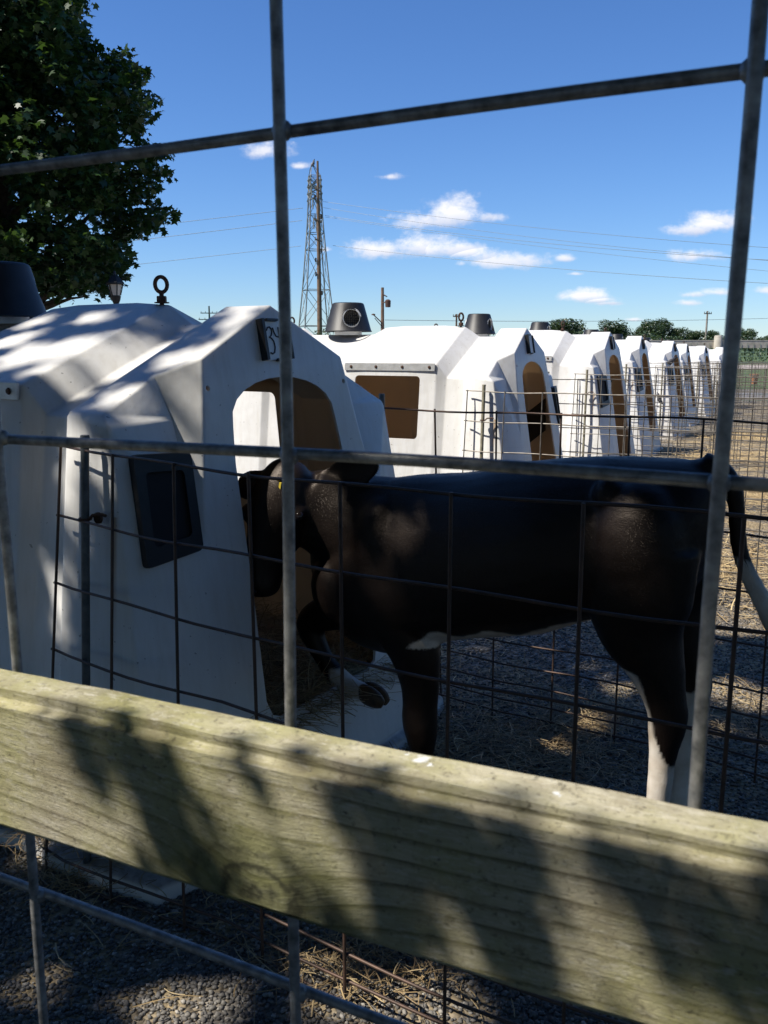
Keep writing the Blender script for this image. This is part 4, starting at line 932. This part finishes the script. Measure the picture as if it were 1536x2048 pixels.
def left_tree():
    rg = np.random.default_rng(5); e = empty('maple_tree', Matrix.Translation((0, 0, 0)), label='large dark green maple tree at the left behind the nearest hutch', cat='tree')
    N = 3600; x = rg.uniform(-460, 345, N); y = rg.uniform(-210, 612, N); ok = inpoly(x + 26, y, SIL) & inpoly(x + 8, y + 24 * (y > 300), SIL); x, y = x[ok], y[ok]
    gap = vnoise(np.stack([x, y, x * 0], 1), .022, 4) + .5 * vnoise(np.stack([x, y, x * 0], 1), .06, 9); keep = (gap > -.40 + .30 * (x > 100)) | ((y > 470) & (x < 235)); x, y = x[keep], y[keep]
    cx = np.clip((x + 70) / 420, -1, 1); dep = 17.5 + rg.uniform(-1, 1, len(x)) * 3.4 * np.sqrt(1 - cx ** 2 * .9)
    C0 = np.array([tuple(at(a, b, d)) for a, b, d in zip(x, y, dep)])
    # small twigs exactly on the outline
    ex = []
    for (x0, y0), (x1, y1) in zip(SIL[:-8], SIL[1:-7]):
        m = max(2, int(math.hypot(x1 - x0, y1 - y0) / 7))
        for k in range(m): t = k / m; ex.append((x0 + (x1 - x0) * t - 20 + rg.normal(0, 6), y0 + (y1 - y0) * t + rg.normal(0, 4)))
    for tx, ty, L_, dy in [(252, 104, 60, 50), (294, 143, 70, 30), (310, 198, 60, 10), (300, 232, 60, 20), (341, 306, 80, 22), (331, 348, 75, -8), (318, 374, 70, -4), (346, 432, 90, -6), (318, 452, 60, -10), (266, 466, 50, 0), (262, 522, 60, -14), (252, 556, 60, -20), (226, 590, 60, -24), (196, 92, 50, 40), (168, 10, 50, 30), (190, 120, 40, 0)]:
        for k in range(9):
            t = k / 8; ex.append((tx - L_ * (1 - t) + rg.normal(0, 2.5), ty + dy * (1 - t) + rg.normal(0, 3 + 7 * (1 - t))))
    E0 = np.array([tuple(at(a, b, 17.5 + rg.uniform(-1.5, 1.5))) for a, b in ex])
    cen = []; tone = []
    for arr, m, sd in ((C0, 44, .16), (E0, 13, .075)):
        q = np.repeat(arr, m, 0); o = rg.normal(0, sd, (len(q), 3)); o[:, 2] *= .55; cen.append(q + o)
        tt = np.repeat(rg.beta(1.2, 2.6, len(arr)), m); tone.append(np.clip(tt + rg.normal(0, .12, len(q)), 0, 1))
    cen = np.concatenate(cen); tone = np.concatenate(tone)
    leaves('crown', cen, .125, M_leaf, 3, e, tone=tone)
    mb = MB(); base = at(40, 700, 17.5); base.z = -.05; topp = Vector((base.x - .3, 17.6, 9.5)); mb.tube([base, base + Vector((.02, 0, .4)), base.lerp(topp, .25), base.lerp(topp, .6), topp], [.34, .26, .22, .15, .05], 14)
    for i, (a, b) in enumerate([(330, 310), (300, 345), (335, 432), (290, 150), (250, 120), (250, 540), (180, 590), (240, 460), (300, 240), (180, 100), (150, 20), (60, 560), (-200, 400), (-250, 200), (-100, 0), (290, 200)]):
        tip = at(a, b, 17.5 + random.uniform(-1, 1)); z0 = max(1.6, tip.z - 1.6 - abs(tip.x - base.x) * .25); st = Vector((base.x - .1, 17.55, z0)); branch_tube(mb, st, tip, .075, .008, i)
    mb.build('trunk', M_bark, e, 70)
left_tree()

# shade tree standing left of the camera, out of the frame: its gaps make the dapples
def P_on_h1(px, py, s=None, zplane=None):
    if zplane is not None: r = ray(px, py); t = (zplane - CH) / r.z; return Vector((0, 0, CH)) + r * t
    return H1 @ plane_pt(px, py, s)
def on_board(px, py, top=False):
    r = ray(px, py)
    if top: return Vector((0, 0, CH)) + r * ((1.004 - CH) / r.z)
    return Vector((0, 0, CH)) + r * (.327 / r.dot(UY))
def roofpt(px, py):
    # near roof slope of hutch 1: z = 1.322 + .40*s (s<0)
    o = H1i @ Vector((0, 0, CH)); d = H1i.to_3x3() @ ray(px, py); t = (1.322 + .42 * o.y - o.z) / (d.z - .42 * d.y); return H1 @ (o + d * t)
S3 = np.array(SUN); A3 = np.cross(S3, [0, 0, 1.]); A3 /= np.linalg.norm(A3); B3 = np.cross(S3, A3)
def ab(P): P = np.asarray(P, float); return np.stack([P @ A3, P @ B3], -1)
LIT = []; LITB = []
def lit(P, r, B=False, g=None):
    q = ab(tuple(P)); (LITB if B else LIT).append((q[0], q[1], r if B else (r * .50 + .010 if g is None else g)))
for (x, y, r) in [(150, 700, .10), (60, 720, .10), (240, 690, .075), (100, 745, .045), (70, 650, .06), (300, 660, .05), (190, 640, .05), (215, 792, .0), (340, 700, .06), (30, 690, .08)]:
    if r: lit(roofpt(x, y), r)
for (x, y, r) in [(420, 690, .05), (390, 715, .045), (460, 655, .035), (350, 725, .045), (480, 625, .03), (250, 790, .035), (230, 765, .04)]: lit(roofpt(x, y), r)
for (x, y, r) in [(100, 930, .028), (207, 945, .022), (130, 1210, .03), (100, 835, .03), (330, 845, .025)]: lit(P_on_h1(x, y, -.56), r)
for (x, y, r) in [(1252, 1082, .028), (1212, 1106, .016), (1330, 1100, .006), (950, 1036, .014), (975, 1020, .006), (785, 1026, .022), (752, 1078, .018), (704, 1120, .012), (640, 1150, .010), (1340, 1095, .008), (1080, 1000, .008), (880, 1060, .010), (765, 1205, .012)]: lit(P_on_h1(x, y, -.16), r, g=r)
for (x, y, r) in [(1305, 1540, .04), (1300, 1600, .04), (1295, 1480, .035)]: lit(P_on_h1(x, y, -.11), r)
for (x, y, r) in [(1120, 1440, .06), (1180, 1445, .05), (1240, 1375, .05), (110, 1965, .03), (400, 2020, .08), (330, 2010, .05), (700, 2010, .06), (850, 2000, .08), (640, 1940, .03), (900, 2040, .06), (90, 1715, .03), (225, 1750, .02)]: lit(P_on_h1(x, y, zplane=0.0), r)
for (x, y, r) in [(1400, 1190, .12), (1480, 1250, .14), (1350, 1160, .1), (1480, 1160, .15), (1440, 1380, .08), (1500, 1400, .07)]: lit(P_on_h1(x, y, zplane=0.0), r, g=r)
for (x, y, r) in [(60, 1500, .022), (90, 1560, .022), (30, 1640, .018), (200, 1600, .016), (220, 1650, .018), (205, 1690, .018), (420, 1580, .020), (470, 1620, .026), (540, 1660, .024), (590, 1620, .016), (640, 1780, .026), (610, 1730, .02), (690, 1650, .024), (720, 1700, .022), (880, 1870, .022), (920, 1930, .026), (960, 1960, .024), (860, 1800, .016), (1130, 1860, .024), (1180, 1900, .028), (1120, 1800, .02), (1250, 1960, .024), (1150, 1690, .020), (1250, 1720, .024), (1300, 1800, .02), (1400, 1780, .02), (1250, 1830, .022), (1380, 1900, .022), (1480, 1960, .022), (1450, 1830, .02), (1350, 1980, .022), (5, 1450, .02), (820, 1620, .012), (850, 1700, .012)]: lit(on_board(x, y), r * (.60 if x < 600 else .86), True)
for (x, y, r) in [(80, 1385, .034), (180, 1395, .030), (300, 1420, .030), (20, 1375, .03), (-40, 1360, .03), (240, 1400, .03), (130, 1385, .03), (380, 1425, .026), (420, 1430, .022), (500, 1450, .028), (600, 1475, .022), (690, 1490, .014), (1000, 1565, .014), (1100, 1580, .018), (1200, 1600, .022), (1320, 1640, .022), (1430, 1660, .02), (700, 1485, .01)]: lit(on_board(x, y, True), r * (.55 if x < 600 else .9), True)
for (x, y, r) in [(190, 1835, .03), (290, 1868, .045), (370, 1890, .03)]: lit(Vector((0, 0, CH)) + ray(x, y) * (.37 / ray(x, y).dot(UY)), r)
LIT = np.array(LIT); LITB = np.array(LITB)
BC = ab([tuple(NX * t + UY * .34 + Vector((0, 0, z))) for t in np.linspace(-.62, .35, 40) for z in (.915, .965, 1.01)])
def shade_tree():
    rg = np.random.default_rng(21); e = empty('maple_tree', label='broad leafy maple beside the camera that dapples the pen with shade', cat='tree')
    cl = []
    while len(cl) < 5200:
        a, r = rg.random() * 6.283, math.sqrt(rg.random()); x, y = 1.0 + 6.2 * r * math.cos(a), -.9 + 4.7 * r * math.sin(a)
        if rg.random() < r ** 6 * .6: continue
        h = rg.uniform(3.9, 8.6) if rg.random() < .8 else rg.uniform(3.9, 6)
        k = (h - .6) / SUN.z; cl.append((x + SUN.x * k, y + SUN.y * k, h))
    cl = np.array(cl); m = 30; q = np.repeat(cl, m, 0); o = rg.normal(0, .17, (len(q), 3)); o[:, 2] *= .5; q = q + o
    keep = np.ones(len(q), bool)
    # nothing falls on the second hutch
    g = q - S3[None] * ((q[:, 2] - .6) / S3[2])[:, None]; keep &= (g[:, 1] + .30 * np.minimum(g[:, 0], 1.5)) < 4.0 + .25 * vnoise(g, 3, 2)
    # unseen small leaves added sunward, arranged to cast the board's shadow shapes
    L = []
    for poly, dn in [([(70, 1400), (190, 1425), (290, 1440), (335, 1480), (400, 1600), (450, 1700), (495, 1800), (360, 1775), (255, 1745), (290, 1650), (190, 1560), (150, 1600), (110, 1500)], 1.),
                     ([(-60, 1560), (90, 1610), (170, 1700), (150, 1735), (-60, 1690)], .5), ([(385, 1478), (440, 1462), (560, 1478), (665, 1500), (560, 1506), (440, 1508)], 1.3),
                     ([(690, 1530), (850, 1545), (1010, 1580), (1060, 1680), (1095, 1800), (1075, 1940), (1010, 1960), (960, 1860), (890, 1790), (840, 1790), (870, 1990), (700, 1900), (745, 1790), (720, 1640), (640, 1560)], .95),
                     ([(520, 1810), (700, 1800), (860, 1930), (880, 2010), (700, 1940)], .6), ([(1190, 1700), (1330, 1730), (1536, 1760), (1700, 1800), (1700, 2048), (1500, 2048), (1400, 1960), (1300, 1860)], .45),
                     ([(1040, 1640), (1200, 1680), (1330, 1760), (1250, 1780), (1120, 1720)], .4), ([(230, 1460), (330, 1480), (360, 1590), (300, 1600)], .6), ([(1050, 1960), (1200, 1990), (1330, 2048), (1130, 2048)], .5)]:
        xs, ys = [p[0] for p in poly], [p[1] for p in poly]; N = int((max(xs) - min(xs)) * (max(ys) - min(ys)) / 1e5 * 210 * dn); X = rg.uniform(min(xs), max(xs), N); Y = rg.uniform(min(ys), max(ys), N); ok = inpoly(X, Y, poly)
        for x, y in zip(X[ok], Y[ok]): L.append(np.array(on_board(x, y)) + S3 * rg.uniform(1.1, 2.1))
    L = np.array(L); L = L + rg.normal(0, .005, L.shape); n = len(L)
    nk = int(keep.sum()); q = np.concatenate([q[keep], L]); sz = np.concatenate([np.full(nk, .105), np.full(n, .015)])
    def cull(Vv):
        low = np.arange(len(Vv)) >= nk; t2 = ab(Vv.reshape(-1, 3)).reshape(len(Vv), -1, 2); ok = np.ones(len(Vv), bool)
        def hit(a, b, r): return (((t2[:, :, 0] - a) ** 2 + (t2[:, :, 1] - b) ** 2) < r * r).any(1)
        for a, b, r in LIT: ok &= ~hit(a, b, r)
        for a, b in BC: ok &= low | ~hit(a, b, .034)
        return ok
    leaves('crown', q, sz, M_leaf, 8, e, cull=cull)
    mb = MB(); b0 = Vector((-4.6, -1.9, -.05)); tp = Vector((-4.5, -2.0, 7.8)); mb.tube([b0, b0 + Vector((0, 0, .5)), b0.lerp(tp, .4), b0.lerp(tp, .75), tp], [.40, .30, .24, .14, .04], 14)
    keepout = np.concatenate([BC, LIT[:, :2]]); done = 0
    for i in range(400):
        c = cl[rg.integers(len(cl))]; st = Vector((-4.57, -1.92, max(2.2, c[2] - 2.2)))
        tt = np.linspace(0, 1, 24)[:, None]; pth = np.array(st)[None] * (1 - tt) + c[None] * tt; dd = np.hypot(*(ab(pth)[:, None] - keepout[None]).transpose(2, 0, 1))
        if dd.min() > .16 and done < 18: branch_tube(mb, st, c, .06, .01, 50 + i, .05); done += 1
    mb.build('trunk', M_bark, e, 70)
shade_tree()

# far trees along the field
def far_tree(px, ytop, wpx, Y, seed, label, ybase=None, group='trees along the far field'):
    wpx *= 1.25
    rg = np.random.default_rng(seed); g = at(px, 700, Y); zt = at(px, ytop, Y).z; w = wpx / F * Y; g.z = 0
    e = empty('field_tree', Matrix.Translation(g), label=label, cat='tree', group=group)
    nc = 34; lob = []
    for k in range(nc):
        a = rg.random() * 6.283; rr = math.sqrt(rg.random()) * .40 * w; hh = rg.uniform(.22, .88); sc = 1 - abs(hh - .5) * .9
        lob.append((rr * math.cos(a) * sc * 1.1, rr * math.sin(a) * sc, hh * zt, rg.uniform(.13, .22) * w))
    lob = np.array(lob); m = 260; q = np.repeat(lob, m, 0); d = rg.normal(0, 1, (len(q), 3)); d /= np.linalg.norm(d, axis=1)[:, None]; d *= (rg.random(len(q)) ** .33)[:, None]
    q = q[:, :3] + d * q[:, 3:4] * np.array([1, 1, .75]); q[:, 2] = np.clip(q[:, 2], .05 * zt, zt)
    leaves('crown', q, .036 * w + .06, M_leaf2, seed, e, leaf=LEAF[[0, 2, 4, 5, 6, 8]])
    mb = MB(); mb.tube([(0, 0, 0), (0, 0, zt * .3), (.05 * w, 0, zt * .75)], [.035 * w, .025 * w, .01 * w], 8)
    for k in range(4): l = lob[k]; mb.tube([(0, 0, zt * .25), (l[0], l[1], l[2])], [.015 * w, .005 * w], 6)
    link('trunk', mb.mesh('trunk', M_bark, 70), e)
FT = [(1124, 639, 80, 150, 'round far tree left, standing just right of the second hutch peak'), (1180, 664, 56, 150, 'low far tree between two round ones, left of the third hutch peak'), (1228, 640, 66, 150, 'round far tree above the gap between the third and fourth hutches'),
      (1275, 652, 30, 152, 'small far tree at the left edge of the tall clump'), (1296, 637, 48, 148, 'tall far tree, left one of the high pair'), (1323, 636, 52, 150, 'tall far tree, right one of the high pair'), (1352, 654, 40, 150, 'middling far tree right of the high pair'),
      (1387, 660, 44, 150, 'low far tree left of the thin utility pole'), (1424, 660, 40, 150, 'low far tree right of the thin utility pole'), (1490, 652, 40, 150, 'far tree right of the dark foreground bar'), (1462, 668, 40, 155, 'low far tree partly behind the dark foreground bar'), (1536, 668, 44, 155, 'low far tree at the right edge of the picture')]
for i, (a, b, c, d, l) in enumerate(FT): far_tree(a, b, c, d, 100 + i, l)
# unseen trees added behind and beside the camera to close off the low sky
GPOS = ['left of the camera and a little behind it', 'straight to the left of the camera', 'behind the camera, leftmost there', 'behind the camera, second from the left', 'behind the camera, second from the right', 'behind the camera, rightmost there', 'right of the camera and a little behind it', 'straight to the right of the camera']
def sky_block_tree(x, y, h, w, seed):
    rg = np.random.default_rng(seed); e = empty('sky_block_tree', Matrix.Translation((x, y, 0)), label='added unseen leafy tree blocking low sky light, %s' % GPOS[seed - 300], cat='tree', group='unseen trees added to block sky light')
    lob = np.stack([rg.normal(0, w * .26, 60), rg.normal(0, w * .26, 60), rg.uniform(.12, .9, 60) * h], 1); q = np.repeat(lob, 150, 0) + rg.normal(0, w * .12, (9000, 3)); q[:, 2] = np.clip(q[:, 2], .1, h)
    leaves('crown', q, .22, M_leaf, seed, e, leaf=LEAF[[0, 2, 4, 5, 6, 8]]); mb = MB(); mb.tube([(0, 0, -.05), (0, 0, h * .4), (.1, 0, h * .85)], [.25, .18, .03], 10); link('trunk', mb.mesh('trunk', M_bark, 70), e)
for i, (x, y, h, w) in enumerate([(-12.5, -4, 7.5, 6), (-13, 2.0, 7, 5.5), (-9.5, -9, 8.5, 7), (-3.5, -10, 9, 7), (3, -10, 9, 7), (9, -8, 8.5, 7), (13, -2.5, 8, 6.5), (14.5, 3.5, 7, 5)]): sky_block_tree(x, y, h, w, 300 + i)
# dense hedge line beyond the far fence reads as one mass
def hedge():
    rg = np.random.default_rng(31); N = 26000; x = rg.uniform(-30, 75, N); hgt = 2.1 + .35 * np.sin(x * .9) + .3 * np.sin(x * 2.3 + 1); y = 74 + rg.random(N) * 4; z = rg.random(N) ** .7 * hgt
    leaves('hedgerow', np.stack([x, y, z], 1), .22, M_leaf2, 32, None, leaf=LEAF[[0, 2, 4, 5, 6, 8]]); o = bpy.data.objects['hedgerow']; tag(o, 'dense dark green hedgerow beyond the far wooden fence', 'hedge', kind='stuff')
hedge()

# ------------------------------------------------------------------ far wooden fence with wire
def far_fence():
    Y = 21.5; e = empty('wooden_fence', label='grey wooden board fence with wire mesh beyond the row of hutches', cat='fence')
    zt = at(1400, 682, Y).z; zb = at(1400, 696, Y).z; zc = (zt + zb) / 2 - .1
    x0, x1 = at(1180, 690, Y).x, at(1760, 690, Y).x; gzz = gz(0, Y)
    for k, (a, b) in enumerate(((x0, at(1440, 690, Y).x), (at(1440, 690, Y).x + .004, x1))):
        mb = MB(); mb.box(((a + b) / 2, Y, (zt + zb) / 2), (b - a, .04, zt - zb)); link('rail', mb.mesh('rail', M_rails), e)
        mb = MB(); mb.box(((a + b) / 2, Y + .01, zt + .012), (b - a, .07, .02)); link('cap_board', mb.mesh('cap_board', M_rails), e)
    for px in (1206, 1432, 1660):
        q = at(px, 690, Y); zz = at(px, 671, Y).z; mb = MB(); mb.lathe([(.095, gzz - .2), (.095, zz - .03), (.075, zz), (0, zz)], c=(q.x, Y - .12, 0), n=14); link('post', mb.mesh('post', M_rails, 50), e)
    mb = MB(); n = int((x1 - x0) / .15)
    for k in range(n): mb.tube([(x0 + k * .15, Y - .03, gzz), (x0 + k * .15, Y - .03, zt - .05)], .0045, 4)
    for z in (.05, .2, .35, .5, .65, .8, .95, 1.1, 1.2): mb.tube([(x0, Y - .034, z + gzz), (x1, Y - .034, z + gzz)], .005, 4)
    link('wire_mesh', mb.mesh('wire_mesh', simple('green_wire', (.10, .17, .14), None, rough=.6)), e)
far_fence()

# ------------------------------------------------------------------ lattice tower, poles and lines
def tower():
    Y = 150.; e = empty('lattice_tower', label='tall galvanized lattice power tower in the distance left of centre', cat='tower')
    lv = [(700, 42), (652, 36.5), (580, 28), (500, 20.5), (467, 17.5), (430, 14.8), (376, 12.6), (352, 11.8)]
    cx = at(631, 500, Y).x; zz = lambda py: at(631, py, Y).z; sc = Y / F
    rot = R(17)
    def corners(py, hw, z=None):
        z = zz(py) if z is None else z; h = hw * sc * .90; out = []
        for k in range(4): a = rot + R(45 + 90 * k); out.append(Vector((cx + h * 1.25 * math.cos(a), Y + h * 1.25 * math.sin(a), z)))
        return out
    L = [corners(0, 43, 0.0)] + [corners(a, b) for a, b in lv[1:]]
    mb = MB()
    for k in range(4): mb.tube([l[k] for l in L], .11, 6)
    link('legs', mb.mesh('legs', M_tower), e)
    mb = MB()
    for i in range(len(L) - 1):
        a, b = L[i], L[i + 1]
        for k in range(4):
            k2 = (k + 1) % 4; mb.tube([a[k], b[k2]], .046, 5); mb.tube([a[k2], b[k]], .046, 5); mb.tube([b[k], b[k2]], .06, 5)
    apex = Vector((cx - .4, Y, zz(326))); top = L[-1]
    for k in range(4): mb.tube([top[k], apex], .06, 5)
    for k in range(3): # dense head bracing
        za, zb_ = zz(360 + 14 * k), zz(374 + 14 * k); c1, c2 = corners(0, 14.5 + k * .4, za), corners(0, 15 + k * .4, zb_)
        for j in range(4): mb.tube([c1[j], c2[(j + 1) % 4]], .05, 5); mb.tube([c1[(j + 1) % 4], c2[j]], .05, 5); mb.tube([c1[j], c1[(j + 1) % 4]], .05, 5)
    link('bracing', mb.mesh('bracing', M_tower), e)
    for py, l in ((378, 19), (402, 13), (440, 9)):
        mb = MB(); z = zz(py); h = l * sc; d = Vector((math.cos(rot + R(70)), math.sin(rot + R(70)), 0))
        for o in (-.4, .4): mb.tube([Vector((cx, Y + o, z)) - d * h * 2.4, Vector((cx, Y + o, z + .3)), Vector((cx, Y + o, z)) + d * h * 2.4], .07, 5)
        mb.tube([Vector((cx, Y, z + 1.0)) - d * .3, Vector((cx, Y, z)) + d * h * 2.4], .05, 5); mb.tube([Vector((cx, Y, z + 1.0)) + d * .3, Vector((cx, Y, z)) - d * h * 2.4], .05, 5)
        for sg in (-1, 1): mb.tube([Vector((cx, Y, z)) + d * h * 2.3 * sg, Vector((cx, Y, z - 1.6)) + d * h * 2.3 * sg], .11, 6)
        link('crossarm', mb.mesh('crossarm', M_tower), e)
    return e
tower()
def bird(name, loc, size, ang, label, upright=False, **k):
    mb = MB(); K = [(-.50, .03, .015), (-.36, .06, .05), (-.15, .0, .16), (.1, .03, .19), (.30, .10, .13), (.42, .17, .095), (.52, .19, .08), (.60, .18, .04), (.70, .165, .012)]
    mt = Matrix.Translation(loc) @ Matrix.Rotation(R(ang), 4, 'Z') @ Matrix.Rotation(R(-55 if upright else -18), 4, 'Y') @ Matrix.Scale(size, 4)
    mb.tube([mt @ Vector((x, 0, z)) for x, z, r in K], [r * size for x, z, r in K], 12)
    mb.add([mt @ Vector(p) for p in [(-.3, -.07, .06), (-.3, .07, .06), (-.85, .06, -.02), (-.85, -.06, -.02), (-.3, -.06, .03), (-.3, .06, .03), (-.85, .05, -.04), (-.85, -.05, -.04)]], [(0, 1, 2, 3), (7, 6, 5, 4), (0, 3, 7, 4), (1, 5, 6, 2), (2, 6, 7, 3), (0, 4, 5, 1)])
    o = mb.build(name, M_bird, None, 60); 
    m2 = MB()
    for sg in (-1, 1): m2.tube([mt @ Vector((.02, sg * .07, -.12)), Vector(loc) + Vector((0, sg * .02 * size * 4, -.24 * size))], .025 * size, 5)
    link('legs', m2.mesh('legs', M_rustbolt), o)
    m2 = MB()
    for sg in (-1, 1):
        m2.add([mt @ Vector(p) for p in [(.25, sg * .135, .12), (.0, sg * .19, .10), (-.45, sg * .10, .05), (-.40, sg * .12, -.01), (-.05, sg * .20, -.05), (.2, sg * .17, 0), (.0, sg * .165, .04)]], [(0, 1, 6), (1, 2, 6), (2, 3, 6), (3, 4, 6), (4, 5, 6), (5, 0, 6)])
    link('wing', m2.mesh('wing', simple('wing_bar', (.03, .03, .03), (.45, .44, .42), 9, .6)), o)
    return tag(o, label, 'bird', **k)
bird('bird', at(626, 329, 149.8), 1.3, 20, 'dark bird sitting on the very top of the lattice tower', True)
q = at(1341, 724, 12.0); bird('bird', q, .17, 8, 'dark bird perched at the front corner of the fifth hutch above the pen wire')
q = at(1319, 800, 11.7); bird('bird', q, .15, 160, 'black and white bird clinging upright to the pen wires below the other bird', True)

def pole(px, ytop, Y, r0, r1, label, arms=(), z0=0., mat=M_pole, group='wooden utility poles'):
    b = at(px, 700, Y); zt = at(px, ytop, Y).z
    e = empty('utility_pole', label=label, cat='pole', group=group)
    mb = MB(); mb.tube([(b.x, Y, z0), (b.x, Y, zt * .5), (b.x, Y, zt)], [r0, (r0 + r1) / 2, r1], 12); link('shaft', mb.mesh('shaft', mat, 60), e)
    for (dz, L, ang) in arms:
        mb = MB(); a = R(ang); c = Vector((b.x, Y - r1 - .07, zt - dz)); d = Vector((math.cos(a), math.sin(a), 0))
        mb.box(c, (L, .1, .12), Matrix.Rotation(a, 3, 'Z'))
        link('crossarm', mb.mesh('crossarm', mat), e)
        for t in (-.46, -.2, .2, .46): m2 = MB(); m2.lathe([(.03, 0), (.055, .05), (.045, .14), (.06, .17), (0, .2)], c=c + d * L * t + Vector((0, 0, .06)), n=8); link('insulator', m2.mesh('insulator', M_tower, 50), e)
    return e, b.x, zt
e, px_, zt_ = pole(640, 322, 100, .31, .11, 'thick brown wooden pole rising right beside the lattice tower', [(6.2, 2.2, 75), (8.2, 2.2, 75), (3.0, 1.6, 75)])
mb = MB()
for k, (dz, sg) in enumerate([(4, -1), (6, 1), (9.5, 1), (10.5, -1), (12, -1), (14, 1)]): mb.lathe([(.0, 0), (.09, .05), (.09, .45), (0, .5)], c=(px_ + sg * .32, 99.8, zt_ - dz), n=8)
link('hardware', mb.mesh('hardware', M_blackm), e)
e, px_, zt_ = pole(765, 575, 70, .16, .11, 'dark wooden pole with a drop transformer right of the black vent cap', [])
mb = MB(); mb.lathe([(0, 0), (.2, .02), (.22, .5), (.1, .6), (0, .6)], c=(px_ + .42, 69.8, zt_ - 1.5), n=12); mb.tube([(px_, 69.9, zt_ - 1.2), (px_ + .4, 69.8, zt_ - 1.0)], .04, 6); mb.tube([(px_, 69.9, zt_ - .5), (px_ + .35, 69.8, zt_ - .7)], .05, 6)
link('transformer', mb.mesh('transformer', M_rustbolt, 50), e)
mb = MB(); mb.tube([(px_, 69.9, zt_ - 2.7), (px_ - .75, 69.8, zt_ - 2.0)], .045, 6); mb.tube([(px_, 69.9, zt_ - 3.0), (px_ - .6, 69.8, zt_ - 2.3)], .03, 6); mb.lathe([(0, 0), (.16, .03), (.14, .10), (0, .14)], c=(px_ - .7, 69.8, zt_ - 2.1), n=10); link('lamp_arm', mb.mesh('lamp_arm', M_rustbolt, 50), e)
pole(1410, 622, 120, .16, .11, 'thin pale wooden pole above the far trees at the right', [(.35, 1.2, 20)], mat=simple('pale_pole', (.22, .19, .16), (.32, .28, .24), 3, .85, world=True))
pole(912, 628, 110, .15, .10, 'short wooden pole just left of the eyebolt of the second hutch', [(.3, .9, 10)])
pole(421, 612, 130, .16, .11, 'small distant pole with crossarms above the nearest hutch roof, far left', [(1.0, 2.4, 8), (1.9, 3.0, 8)], mat=simple('dark_pole', (.07, .09, .08), None, rough=.8))
def line(p0, p1, Y0, Y1, mid, r, mat, label):
    a, b = at(*p0, Y0), at(*p1, Y1); pts = []; m = at(*mid, (Y0 + Y1) / 2); sag = (a + b) / 2 - m
    for k in range(41): t = k / 40; q = a.lerp(b, t); q.z -= sag.z * 4 * t * (1 - t); pts.append(q)
    mb = MB(); mb.tube(pts, r, 5); o = mb.build('power_line', mat, None, 60); tag(o, label, 'power line', 'overhead power lines')
line((606, 416), (-300, 512), 150, 120, (200, 462), .040, M_cablel, 'pale power line running left from the tower, uppermost of the three on that side')
line((604, 441), (-300, 545), 150, 120, (190, 489), .042, M_cablel, 'pale power line running left from the tower, middle one of the three on that side')
line((602, 492), (-300, 590), 150, 120, (190, 537), .036, M_cablel, 'pale power line running left from the tower, lowest of the three on that side')
line((646, 403), (1800, 512), 150, 110, (1150, 462), .026, M_cable, 'power line running right from the tower, uppermost of them')
line((646, 415), (1800, 540), 150, 110, (1120, 483), .024, M_cable, 'power line running right from the tower, second from the top')
line((650, 431), (1800, 532), 150, 110, (1160, 491), .028, M_cable, 'power line running right from the tower, third from the top')
line((650, 434), (1800, 566), 150, 110, (1120, 500), .022, M_cable, 'power line running right from the tower, faint fourth from the top')
line((666, 491), (1800, 580), 150, 110, (1150, 540), .030, M_cable, 'power line running right from low on the tower, crossing the white clouds')
line((770, 640), (1800, 625), 70, 110, (1200, 640), .018, M_cable, 'thin low power line just above the far trees')

# ------------------------------------------------------------------ street lamp behind the hutch
def lamp():
    Y = 15.; e = empty('street_lamp', label='black lantern street lamp behind the nearest hutch, half hidden by maple leaves', cat='street lamp'); b = at(232, 600, Y); sc = Y / F
    zt = at(232, 556, Y).z; mb = MB(); mb.lathe([(.10, 0), (.10, .25), (.05, .32), (.038, at(0, 610, Y).z), (.05, at(0, 606, Y).z), (.07, at(0, 600, Y).z), (.085, at(0, 592, Y).z), (.0, at(0, 590, Y).z)], c=(b.x, Y, 0), n=14); link('post', mb.mesh('post', M_black, 40), e)
    z0, z1 = at(0, 591, Y).z, at(0, 568, Y).z
    mb = MB(); n = 6
    mb.lathe([(.075, z0), (.112, z1)], c=(b.x, Y, 0), n=n); link('glass', mb.mesh('glass', simple('lantern_glass', (.62, .55, .45), None, rough=.3)), e)
    mb = MB()
    for k in range(n): a = 6.2832 * k / n; mb.tube([(b.x + .078 * math.cos(a), Y + .078 * math.sin(a), z0), (b.x + .130 * math.cos(a), Y + .130 * math.sin(a), z1)], .010, 5)
    mb.lathe([(.13, z1 - .01), (.15, z1), (.15, z1 + .02), (.07, z1 + .12), (.03, z1 + .14), (.02, z1 + .2), (0, z1 + .22)], c=(b.x, Y, 0), n=n); link('frame', mb.mesh('frame', M_black), e)
lamp()
# small orange-and-white object on the far grass
o = empty('flower_pot', label='small orange flower pot on the far grass seen through the wire fence', cat='pot'); q = at(1508, 762, 30); q.z = 0
mb = MB(); mb.lathe([(0, 0), (.10, 0), (.14, .28), (.155, .28), (.155, .33), (0, .31)], c=(q.x, 30, .01), n=16); link('pot', mb.mesh('pot', simple('terracotta', (.42, .16, .07), None, rough=.8), 40), o)
